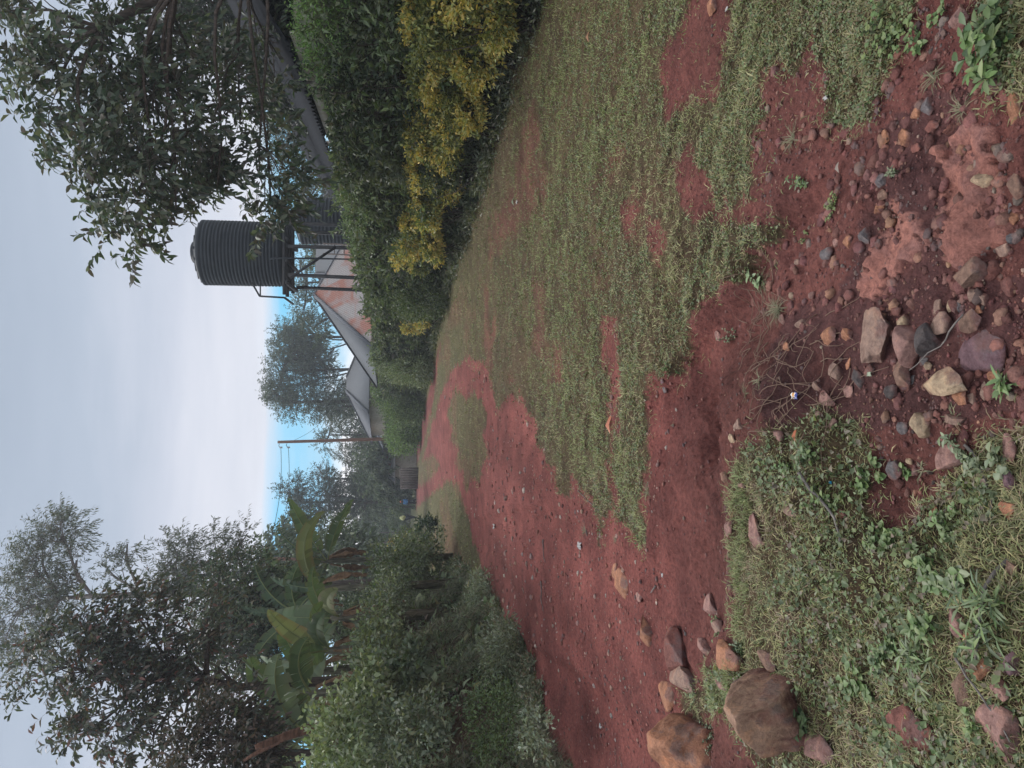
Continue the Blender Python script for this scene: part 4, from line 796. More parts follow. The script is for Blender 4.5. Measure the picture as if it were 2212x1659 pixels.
# ---- bananas
def banana(label, c, leaves_, stem_r=.11, dead=3, group='banana plants on the left bank', zb=1.2, lean=(0,0)):
    c = np.array(c, float); root = thing('banana_plant', (c[0]-lean[0], c[1]-lean[1], zb), label, 'banana plant', group)
    mb = MB(); zb = float(height(c[0], c[1])); root.location[2] = zb; tube(mb, [(c[0]-lean[0], c[1]-lean[1], zb-.1), (c[0]-lean[0]*.5, c[1]-lean[1]*.5, (zb+c[2])/2), c-[0,0,.05], c+[0,0,.18]], [stem_r, stem_r*.85, stem_r*.6, stem_r*.3], 12); mb.build('pseudostem', M['stem'], root, smooth=True)
    for az, el, L, Wd, dr, tear, hue in leaves_:
        mb = MB(); az = math.radians(az); el = math.radians(el); h = np.array([math.cos(az), math.sin(az), 0]); n = 46
        s = np.linspace(0, 1, n); ang = el-dr*s**1.35*math.pi/2*1.1; ds = L/(n-1)
        rl = math.radians((58 if abs(math.cos(az)) > .6 else 25)*(1 if math.sin(az) > -.3 else -1)*(1 if math.cos(az) < 0 else -1))
        px = np.concatenate([[0], np.cumsum(np.cos(ang[:-1])*ds)]); pz = np.concatenate([[0], np.cumsum(np.sin(ang[:-1])*ds)])
        mid = c+h[None]*px[:, None]+np.array([0,0,1.])*pz[:, None]
        side = np.array([-h[1], h[0], 0.]); nrm = unit(np.cross(np.gradient(mid, axis=0), side)); nrm = nrm*np.sign(nrm[:, 2:3]+1e-6); side0 = side; side = (side0[None]*math.cos(rl)+nrm*math.sin(rl)); nrm = unit(np.cross(unit(np.gradient(mid, axis=0)), side)); nrm = nrm*np.sign(nrm[:, 2:3]+1e-6)
        w = Wd/2*np.sin(np.clip((s-.14)/.86, 0, 1)**.62*math.pi)**.55; w[s < .14] = 0
        tube(mb, mid-nrm*.008, np.linspace(.022, .004, n), 5, col=(.22,.24,.10), cap=False)
        base_c = np.array({'g': (.105,.155,.075), 'y': (.18,.20,.085), 'b': (.24,.16,.10), 'p': (.20,.26,.155), 'd': (.09,.135,.08)}[hue])
        for sg in (-1, 1):
            i = 0; off = 0.
            while i < n-1:
                k = int(R.integers(1, 3)) if R.random() < tear+.2 else int(R.integers(3, 7)); k = min(k, n-1-i)
                hang = R.uniform(.0,.10)+(R.random() < tear)*R.uniform(.05,.35); gap = (.26 if tear > .5 else .12) if R.random() < tear+.15 else 0
                rows = []
                for j in range(i, i+k+1):
                    f = w[j]; g = (gap*ds*(1 if j == i else -1 if j == i+k else 0))*3
                    o_ = mid[j]+h*g; m1 = o_+side[j]*sg*f*.5+nrm[j]*f*.20+h*f*.10; m2 = m1+side[j]*sg*f*.5*(1-.35*hang)+nrm[j]*f*(.03)-np.array([0,0,1.])*f*hang*1.4+h*f*.12
                    rows += [mid[j], m1, m2]
                V = np.array(rows); q = []
                for j in range(k): a = j*3; q += [[a,a+1,a+4,a+3],[a+1,a+2,a+5,a+4]]
                cc = base_c*R.uniform(.68,1.15); col = np.repeat(cc[None], len(V), 0)
                bf = (.55 if hue in 'yb' else .22)*R.uniform(.3,1.6); col[2::3] = col[2::3]*(1-min(bf,.9))+np.array([.20,.12,.07])*min(bf,.9)
                mb.add(V, np.array(q), col); i += k
        mb.build('leaf', M['banana'], root, smooth=False)
    for k in range(dead):
        mb = MB(); a = R.uniform(0, 6.28); h = np.array([math.cos(a), math.sin(a), 0]); Ld = R.uniform(.7,1.3); n = 12; s = np.linspace(0,1,n)[:, None]
        p = c-[0,0,.05]+h*(.10+.22*np.sin(s*2.2))-np.array([0,0,1.])*s*Ld; ww = .02+.06*np.sin(s*3)**2+R.uniform(-.012,.012,(n,1)); sd_ = np.array([-h[1],h[0],0])
        zz = R.uniform(-.04,.04,(n,1)); V = np.stack([p-sd_*ww+h*zz, p+h*.05, p+sd_*ww-h*zz], 1).reshape(-1,3); q = []
        for j in range(n-1): a_ = j*3; q += [[a_,a_+1,a_+4,a_+3],[a_+1,a_+2,a_+5,a_+4]]
        mb.add(V, np.array(q)); mb.build('dead_leaf', M['dry'], root)
# leaf: azimuth (0=right, 90=away), start elevation, length, width, droop, tearing, hue
banana('banana plant nearest the road end with big torn leaves against the sky', at(707,1212,21), [(15,38,2.1,.52,.15,.15,'g'),(-12,-12,1.95,.42,.25,.12,'g'),(20,72,1.9,.50,.45,.85,'d'),(155,78,1.9,.46,.5,.85,'d'),(170,55,1.8,.45,.6,.6,'d'),(100,50,1.7,.5,.6,.3,'g'),(-60,55,1.4,.45,.8,.3,'d'),(200,30,1.5,.45,.7,.3,'g')], dead=5, zb=.8)
banana('banana plant whose long yellowing leaf droops toward the road', at(690,1272,17), [(-5,34,2.0,.40,.95,.15,'y'),(150,50,1.5,.42,.6,.3,'g'),(80,75,1.4,.42,.4,.6,'d'),(210,30,1.4,.42,.8,.3,'g'),(100,20,1.3,.4,.7,.2,'g')], dead=3, zb=1.0)
banana('banana plant with upright leaves and brown hanging dead leaves mid bank', at(735,1335,14.5), [(95,80,1.5,.45,.3,.2,'g'),(170,55,1.4,.42,.6,.15,'p'),(10,60,1.2,.38,.8,.2,'g'),(-40,40,1.1,.36,1.,.2,'y'),(230,45,1.2,.4,.8,.2,'g')], dead=6)
banana('banana plant with one broad light green leaf standing up beside the dark forked trunk', at(715,1405,12.8), [(35,70,1.35,.46,.35,.05,'y'),(130,60,1.3,.42,.6,.1,'g'),(60,40,1.2,.40,.7,.1,'g'),(200,50,1.1,.4,.7,.15,'p'),(-30,40,1.,.36,.9,.15,'g'),(285,55,.9,.38,.7,.1,'g')], dead=4)
banana('pale leaved banana plant behind the dark forked trunk', at(675,1500,11.2), [(60,72,1.4,.5,.4,.15,'p'),(140,60,1.4,.5,.5,.2,'p'),(200,40,1.2,.45,.7,.2,'g'),(-10,35,1.,.42,.8,.2,'g'),(100,45,1.2,.4,.5,.2,'p'),(260,50,.9,.4,.8,.15,'g')], dead=3)
banana('banana plant at the left edge partly hidden by the low brown tree', at(660,1585,10.4), [(35,80,1.2,.46,.4,.3,'p'),(60,75,1.3,.48,.4,.3,'p'),(20,50,1.2,.42,.7,.3,'p'),(130,55,1.2,.45,.6,.3,'g'),(190,50,1.1,.4,.7,.3,'p')], dead=2)
banana('banana plant far back with a torn leaf crossing the second utility pole', at(640,1262,26), [(70,80,2.2,.55,.25,.8,'d'),(150,70,2.0,.5,.4,.8,'d'),(20,60,1.8,.5,.5,.4,'d'),(210,50,1.8,.5,.6,.4,'g')], dead=2, zb=.8)
banana('small banana plant with drooping leaves between the forked trunk and the brown dead leaves', at(690,1450,13.6), [(20,60,1.3,.42,.6,.3,'g'),(160,65,1.4,.45,.5,.3,'g'),(80,78,1.3,.45,.4,.5,'p'),(-20,30,1.1,.4,.9,.2,'g'),(200,35,1.2,.42,.8,.3,'p')], dead=3)
banana('banana plant with wide leaves filling the gap above the light green bank bushes', at(665,1545,12.4), [(10,65,1.4,.48,.5,.2,'g'),(170,60,1.4,.48,.5,.3,'p'),(60,80,1.3,.48,.4,.4,'g'),(-15,25,1.2,.44,.8,.2,'p'),(120,50,1.3,.42,.6,.3,'g')], dead=2)
banana('banana plant behind the yellowing leaf, its leaves catching the sky at their tips', at(650,1330,17.5), [(15,62,1.7,.50,.5,.6,'d'),(165,62,1.7,.5,.5,.5,'g'),(80,82,1.6,.5,.35,.7,'d'),(-15,25,1.5,.44,.7,.3,'g')], dead=2)
# leaning rotten trunk
a_, b_ = at(720,1560,9.0), at(560,1612,8.7); t = thing('leaning_log', a_, 'thick reddish brown rotten trunk leaning over the left bank', 'trunk'); mb = MB()
p = curve(a_-(b_-a_)*.35, b_+(b_-a_)*.05, 14, .03); tube(mb, p, np.linspace(.085, .03, 14)*(1+R.uniform(-.12,.12,14)), 12); mb.build('log', M['bark_red'], t, smooth=True)
mb = MB(); tube(mb, curve(p[9], p[9]+[-.3,.1,.5], 6, .1), np.linspace(.04,.015,6), 6); mb.build('branch', M['bark_red'], t, smooth=True)
# ================================================================== LEFT BANK
def bank_pts(n, y0=3.2, y1=36):
    u = R.random(n); p = 1.1; y = (y0**(1-p)+(y1**(1-p)-y0**(1-p))*u)**(1/(1-p)); s = R.random(n)
    x = bank_x(y)+.15-s*1.9-(fb(y*1.5, s*3, 401)-.5)*.3; return x, y, s
UG = [(.19,.24,.13),(.13,.17,.09),(.28,.31,.21),(.08,.11,.06),(.36,.37,.27),(.20,.14,.11)]
n = int(75000*DEN); x, y, s = bank_pts(n); z0 = height(x, y); Hh = np.interp(y, [0,8,14,20,36],[.55,.60,.55,.5,.6])*(.25+.9*s)*(.6+.9*fb(y*1.3, s*4, 405))
dens = fb(y*1.4, s*3.2, 407); k = (dens > .40) | (s > .75); x, y, s, z0, Hh, dens = [q[k] for q in (x,y,s,z0,Hh,dens)]; n = len(x)
sc = np.clip(y/8, .8, 3)**.7; P = np.stack([x, y, z0+R.random(n)**.8*Hh], 1)
D = unit(np.stack([R.uniform(-.2,1.1,n), R.normal(size=n)*.6, R.normal(size=n)*.5+.2], 1)); c = tint(n, UG, (4,4,2.4,3,1.2,1), .3)
lush = ss(.3,.8, s)[:, None]; c = c*(1-lush*.35)+np.array([.19,.27,.09])*lush*.35
pale = (ss(.28,.05, s)*ss(.45,.6, fb(y*1.1, s, 409)))[:, None]; c = c*(1-pale*.6)+np.array([.34,.37,.28])*pale*.6
mb = MB(); leaves(mb, P, D, unit(rdir(n)*.6+[.5,-.2,.8]), .066*sc*R.uniform(.5,1.5,n), .034*sc*R.uniform(.6,1.2,n), c, simple=True)
o = mb.build('undergrowth', M['leaf']); set_props(o, 'tangle of leafy weeds and creepers covering the left roadside bank', 'undergrowth', kind='stuff')
n = int(5200*DEN); x, y, s = bank_pts(n, 4, 26); k = fb(y*2, s*4, 431) > .5; x, y, s = x[k], y[k], s[k]; n = len(x); sc = np.clip(y/8,.8,2.2)
P = np.stack([x, y, height(x, y)+R.random(n)*(.15+.75*s)], 1); mb = MB(); leaves(mb, P, unit(np.stack([R.uniform(0,1.1,n), R.normal(size=n)*.6, R.uniform(-.5,.5,n)], 1)), rdir(n)*.5+[.5,-.2,.8], .12*sc*R.uniform(.6,1.3,n), .062*sc*R.uniform(.6,1.2,n), tint(n, [(.18,.24,.11),(.26,.31,.18),(.13,.18,.09),(.32,.30,.13)], (4,3,3,.6), .25))
o = mb.build('broad_leaves', M['leaf']); set_props(o, 'larger soft leaves of climbers scattered over the left bank', 'climbers', kind='stuff')
# pale weeds and dry trash along the foot of the bank
n = int(16000*DEN); u = R.random(n); y = 4.2*(24/4.2)**u; x = bank_x(y)+.28-np.abs(R.normal(size=n))*.30+(fb(y*1.7, y*0, 421)-.5)*.5; k = fb(y*1.6, x*2.5, 423) > .40; x, y = x[k], y[k]; n = len(x); sc = np.clip(y/7, .8, 3)**.8
P = np.stack([x, y, height(x, y)+np.abs(R.normal(size=n))*.07], 1); mb = MB(); leaves(mb, P, rdir(n)*[1,1,.6]+np.array([.2,0,.4]), rdir(n)+np.array([0,0,1.]), .065*sc*R.uniform(.5,1.2,n), .020*sc, tint(n, [(.34,.36,.27),(.24,.27,.18),(.17,.20,.12),(.33,.27,.20)], None, .25), simple=True)
o = mb.build('foot_weeds', M['leaf']); set_props(o, 'pale grey green weeds spilling along the foot of the left bank', 'weeds', kind='stuff')
# grasses hanging down the bank face
n = int(9500*DEN); x, y, s = bank_pts(n, 3.4, 24); k = fb(y*1.6, s*3.5, 411) > .43; x, y, s = x[k], y[k], s[k]; m = len(x); tid = np.repeat(np.arange(m), 7)
sc = np.clip(y/8,.8,2.5)[tid]; X = x[tid]+R.normal(size=len(tid))*.04; Y = y[tid]+R.normal(size=len(tid))*.06; P = np.stack([X, Y, height(X, Y)+R.random(len(tid))*(.12+.62*s[tid])], 1)
mb = MB(); D = unit(np.stack([R.uniform(.3,1.2,len(tid)), R.normal(size=len(tid))*.5, R.uniform(-.2,.9,len(tid))], 1))
blades(mb, P, D, R.uniform(.14,.42,len(tid)), .0055*sc, tint(len(tid), [(.20,.20,.13),(.13,.15,.08),(.26,.24,.17),(.24,.12,.08),(.10,.11,.06)], (3,3,2,1,2), .25), 1.3)
o = mb.build('bank_grass', M['grass']); set_props(o, 'long pale grass blades hanging down the left bank face', 'grass', kind='stuff')
mb = MB()
for _ in range(130):
    yy = float(R.uniform(4, 17)); xx = float(bank_x(yy))-R.uniform(0,1.6); q0 = np.array([xx, yy, float(height(xx, yy))+R.uniform(0,.5)])
    q = curve(q0, q0+[R.uniform(-.1,.6), R.uniform(-.5,.5), R.uniform(-.3,.5)], 6, .12); tube(mb, q, np.linspace(.006,.002,6), 3, cap=False)
o = mb.build('dry_stalks', M['bark_pale']); set_props(o, 'thin dry stalks tangled in the left bank weeds', 'stalks', kind='stuff')
def bshrub(label, X, Y, y, rx, rz, n=3500, name='bush', **kw):
    c = at(X, Y, y); g = float(height(c[0], y)); b = (c[0], y, g); zc = max(c[2], g+.15)
    return shrub(name, label, 'bush', b, [((c[0],y,zc),(rx,rx,rz)), ((c[0]+rx*.5,y-rx*.7,zc-rz*.35),(rx*.7,rx*.8,rz*.7)), ((c[0]-rx*.4,y+rx*.8,zc+rz*.1),(rx*.8,rx*.8,rz*.8))], n=int(n*DEN*.50), stems=0 if rz < .36 else 4, srad=.006, clump=.21, shell=.25, **kw)
LG = [(.19,.235,.115),(.14,.175,.09),(.26,.29,.18)]; DG = [(.145,.175,.115),(.10,.13,.08),(.21,.235,.165)]
bshrub('bright yellow green leafy bush on the bank top at the left edge', 735, 1625, 7.2, .55, .30, 4200, pal=LG, L=.065, W=.038)
bshrub('light green maple like bush on the bank top below the rotten trunk', 785, 1540, 7.8, .50, .28, 3400, pal=LG+DG[:1], L=.075, W=.05)
bshrub('sprawling bush on the bank top below the dark forked trunk', 800, 1470, 8.8, .55, .28, 3400, pal=LG[:2]+DG[:1], L=.075, W=.042)
bshrub('leafy bush with yellowish tips at the middle of the bank top', 810, 1390, 10.5, .60, .30, 3600, pal=LG+DG[:2], L=.08, W=.045)
bshrub('dark bush on the bank under the brown hanging banana leaves', 825, 1320, 12.5, .6, .34, 4200, pal=DG+LG[:1], L=.07, W=.035)
bshrub('round green bush at the low end of the bank below the banana crown', 845, 1255, 15.5, .75, .5, 4800, pal=DG+[(.10,.15,.05)], L=.085, W=.045)
bshrub('green thicket round the foot of the nearest banana stem', 888, 1238, 19.2, .7, .42, 3400, pal=DG+LG[:1], L=.10, W=.055)
bshrub('spreading bush behind the bank end, under the banana crown', 868, 1262, 22, 1.1, .6, 3800, pal=DG, L=.12, W=.06)
bshrub('dark bush closing the gap beyond the bank end', 862, 1232, 27, 1.3, .8, 4200, pal=DG+[(.10,.15,.07)], L=.15, W=.075)
bshrub('light leafed bush along the far edge of the grassy flat', 866, 1212, 40, 1.5, .8, 3600, pal=DG+LG, L=.18, W=.09)
bshrub('low bush hiding the foot of the banana stem nearest the road end', 935, 1206, 20, .75, .35, 2600, pal=DG+LG[:1], L=.09, W=.05)
for X_, Y_, y_, lb_ in ((775,1360,20,'dark thicket behind the brown hanging banana leaves'),(760,1440,17,'dark thicket behind the small banana plant'),(745,1520,15,'green thicket filling the gap behind the pale leaved banana plant'),(735,1610,13.5,'green thicket behind the banana plant at the left edge')):
    bshrub(lb_, X_, Y_, y_, 1.1, .8, 5200, pal=DG+[(.09,.13,.07)], L=.11, W=.055)
bshrub('small bush where the bank meets the grassy flat', 895, 1222, 20, .8, .35, 3000, pal=DG+LG, L=.11, W=.055)
bshrub('clump of big grey green leaves hanging halfway down the bank', 880, 1440, 8.2, .26, .26, 900, pal=[(.14,.17,.11),(.10,.13,.08)], L=.10, W=.06)
bshrub('dark leafy clump low on the bank near the left edge', 880, 1580, 6.6, .34, .34, 2600, pal=DG, L=.06, W=.032)
bshrub('low bright green creeping clump at the bank foot near the left edge', 1060, 1560, 6.35, .36, .20, 3600, pal=[(.11,.16,.06),(.08,.12,.045)], L=.035, W=.018)
bshrub('pale silvery leaved clump at the bank foot beside the bare soil scar', 1035, 1290, 12.2, .45, .22, 3000, pal=[(.32,.36,.27),(.22,.26,.18)], L=.06, W=.024)
bshrub('silvery weed clump at the foot of the bank by a brown stone', 1155, 1590, 6.1, .22, .14, 1300, pal=[(.38,.42,.32),(.26,.3,.2)], L=.05, W=.022)
bshrub('heap of pale trailing weeds spilling from the bank onto the road', 1075, 1395, 8.9, .38, .20, 2600, pal=[(.3,.33,.24),(.2,.23,.15)], L=.06, W=.022)
bshrub('yellow flowered bush at the edge of the far grassy flat', 862, 1195, 34, .8, .5, 2600, pal=[(.13,.17,.05),(.09,.13,.04)], gold=.5, goldpal=[(.45,.33,.05),(.38,.30,.06)], gname='blossom', L=.13, W=.07)
bshrub('glossy dark broad leaved plant on the grassy flat left of the road', 917, 1145, 30, .45, .35, 900, pal=[(.05,.085,.04)], L=.22, W=.10)
bshrub('small yellow green thicket behind the walker in blue', 862, 1075, 72, 1.4, .8, 2600, pal=[(.16,.19,.06),(.10,.13,.05)], L=.26, W=.13)
bshrub('green thicket behind the walker with the pale bag', 858, 1115, 78, 1.6, 1.0, 2600, pal=[(.06,.09,.045),(.09,.12,.06)], L=.26, W=.13)
# ================================================================== POLES AND WIRES
def pole(y, X0, Y0, X1, Y1, r, label, name='utility_pole', wires=True, mat='pole'):
    top = at(X0, Y0, y); bt = at(X1, Y1, y); zb = float(height(bt[0], y)); d = (bt-top); bt = top+d*((top[2]-zb)/(top[2]-bt[2]))
    t = thing(name, bt, label, 'pole'); mb = MB(); n = 14; p = top+(bt-top)*np.linspace(0,1,n)[:, None]; tube(mb, p, np.linspace(r*.8, r*1.15, n)*(1+R.uniform(-.03,.03,n)), 14); mb.build('shaft', M[mat], t, smooth=True)
    if wires:
        for k, dz in ((0,.10),(1,.62)):
            q = top-[0,0,dz]; mb = MB(); tube(mb, [q+[-r,0,0], q+[-r-.16,-.02,.02], q+[-r-.26,-.02,-.10]], .022, 6); bk = mb.build('bracket', M['steel'], t, smooth=True)
            mb = MB(); lathe(mb, [(0,-.12),(.05,-.10),(.07,-.04),(.045,0),(.07,.05),(.04,.10),(0,.11)], q+np.array([-r-.26,-.02,-.12]), 12); mb.build('insulator', M['litter'], t, smooth=True).parent = bk
    return top
tp = pole(55, 600, 955, 835, 948, .125, 'tall brown wooden utility pole right of the blue sky gap')
tq = pole(42, 562, 1206, 800, 1212, .11, 'utility pole behind the banana leaves on the left, only its top showing')
for k, dz in ((0,.22),(1,.74)):
    a = tp-[.39,.02,dz]; b = tq-[.37,.02,dz-.02]; t_ = np.linspace(0,1,30)[:, None]; p = a+(b-a)*t_; p[:, 2] -= np.sin(t_[:,0]*math.pi)*.35
    mb = MB(); tube(mb, p, .016, 4, cap=False); o = mb.build('overhead_wire', M['wire'], recenter=True); set_props(o, ('upper' if k == 0 else 'lower')+' of the two wires strung between the utility poles', 'wire')
    c = b+[-13.,-24,-.6]; p = b+(c-b)*t_; p[:, 2] -= np.sin(t_[:,0]*math.pi)*.3; mb = MB(); tube(mb, p, .014, 4, cap=False); o = mb.build('overhead_wire', M['wire'], recenter=True); set_props(o, ('upper' if k == 0 else 'lower')+' wire running on from the left utility pole behind the trees', 'wire')
p0 = tp-[0,0,.9]; p1 = at(690, 915, 60); mb = MB(); tube(mb, np.array([p0+(p1-p0)*q-np.array([0,0,.25])*math.sin(q*3.14) for q in np.linspace(0,1,14)]), .013, 4, cap=False); o = mb.build('service_wire', M['wire'], recenter=True); set_props(o, 'single wire dropping right from the tall utility pole toward the houses', 'wire')
pole(60, 803, 1173, 868, 1170, .06, 'thin bleached wooden post standing in front of the misty trees', 'wooden_post', False, 'board')
pole(70, 818, 1150, 862, 1150, .05, 'shorter thin post just right of the bleached one', 'wooden_post', False, 'board')
pole(68, 828, 1095, 864, 1095, .05, 'thin pale post above the head of the walker in blue', 'wooden_post', False, 'board')
# ---- board fence and shed at the bend
f = thing('board_fence', at(905,1035,58), 'weathered grey board fence at the bend of the road', 'fence')
for k in range(9):
    Y = 1012+k*5.2; q = at(903,Y,58+k*.25); hgt = at(866-3*(k<2)+R.uniform(-2,2),Y,58+k*.25)[2]; g = float(height(q[0],q[1])); mb = MB(); box(mb, (q[0],q[1],(g+hgt)/2), (.17,.03,hgt-g), R.uniform(-.1,.1)); mb.build('board', M['board'], f)
mb = MB(); q0, q1 = at(885,1010,58), at(885,1056,60.2); beam(mb, q0+[0,.04,0], q1+[0,.04,0], .05, .09); beam(mb, q0+[0,.04,.7], q1+[0,.04,.7], .05, .09); mb.build('rail', M['board'], f)
s_ = at(840,1008,64); pyramid('shed', 'tiny shed roof of pale sheet showing over the bushes by the board fence', (s_[0],66.), 1.7, .3, float(s_[2])-.5, float(s_[2])+.2, [M['roof_rust']]*4, ridge=2.0)
a = at(805,928,60); pyramid('iron_roofed_building', 'sliver of a grey iron roof beside the utility pole above the bushes', (float(a[0])+.5,63.), 2.2, .25, float(at(825,935,60)[2]), float(at(803,920,60)[2]), [M['roof_grey2']]*4, ridge=1.)
# ================================================================== STONES
SCOL = {'brown': (.29,.18,.135), 'warm': (.42,.26,.18), 'orange': (.46,.22,.13), 'red': (.27,.11,.09), 'pink': (.38,.22,.19), 'cream': (.56,.42,.28), 'grey': (.19,.17,.175), 'dark': (.10,.085,.085), 'tan': (.36,.24,.19), 'slate': (.15,.14,.145), 'purple': (.22,.13,.15)}
KTR = 0
def rock(X, Y, wx, wy, c, label, flat=.55, sub=3, cuts=9, name='stone', rot=0., sink=.36):
    """X,Y centre in the photo, wx its extent down the slope of view, wy its extent across"""
    global KTR; KTR += 1
    p, t = hit(X+wx*.28, Y); w = wy*t/FPX; th = math.asin(min(.99, (CH-p[2])/t)); D = wx*t/FPX
    hh = min(w, D)*flat; dep = max((D-hh*math.cos(th)*.7)/max(math.sin(th), .3), .5*hh)
    dep = min(dep, w*2.2)
    v, f = rock_mesh(sub, cuts+(8 if wy > 120 else 3), 100+KTR, .11 if wy > 120 else .05); v = v*np.array([w/2/.86, dep/2/.86, hh/2/.8*1.25])
    if rot: ca, sa = math.cos(rot), math.sin(rot); v = np.stack([v[:,0]*ca-v[:,1]*sa, v[:,0]*sa+v[:,1]*ca, v[:,2]], 1)
    y = p[1]+dep*.25; zg = float(height(p[0], y)); g = np.random.default_rng(KTR)
    col = np.array(SCOL[c])*(1+.25*(vn(v[:,0]*60, v[:,1]*60+v[:,2]*40, KTR)-.5))[:, None]*g.uniform(.88,1.1)
    so_ = (ss(.22, -.12, v[:,2]/hh+(vn(v[:,0]*70, v[:,1]*70, KTR+3)-.5)*.35)*.85)[:, None]; col = col*(1-so_)+np.array([.19,.078,.066])*so_
    o = mk(name, v, [f], col, M['stone'], None); o.location = (p[0], y, zg+hh*(.5-sink)); o.rotation_euler = (g.uniform(-.12,.12), g.uniform(-.12,.12), 0)
    set_props(o, label, 'rock' if wy > 80 else 'stone'); return o
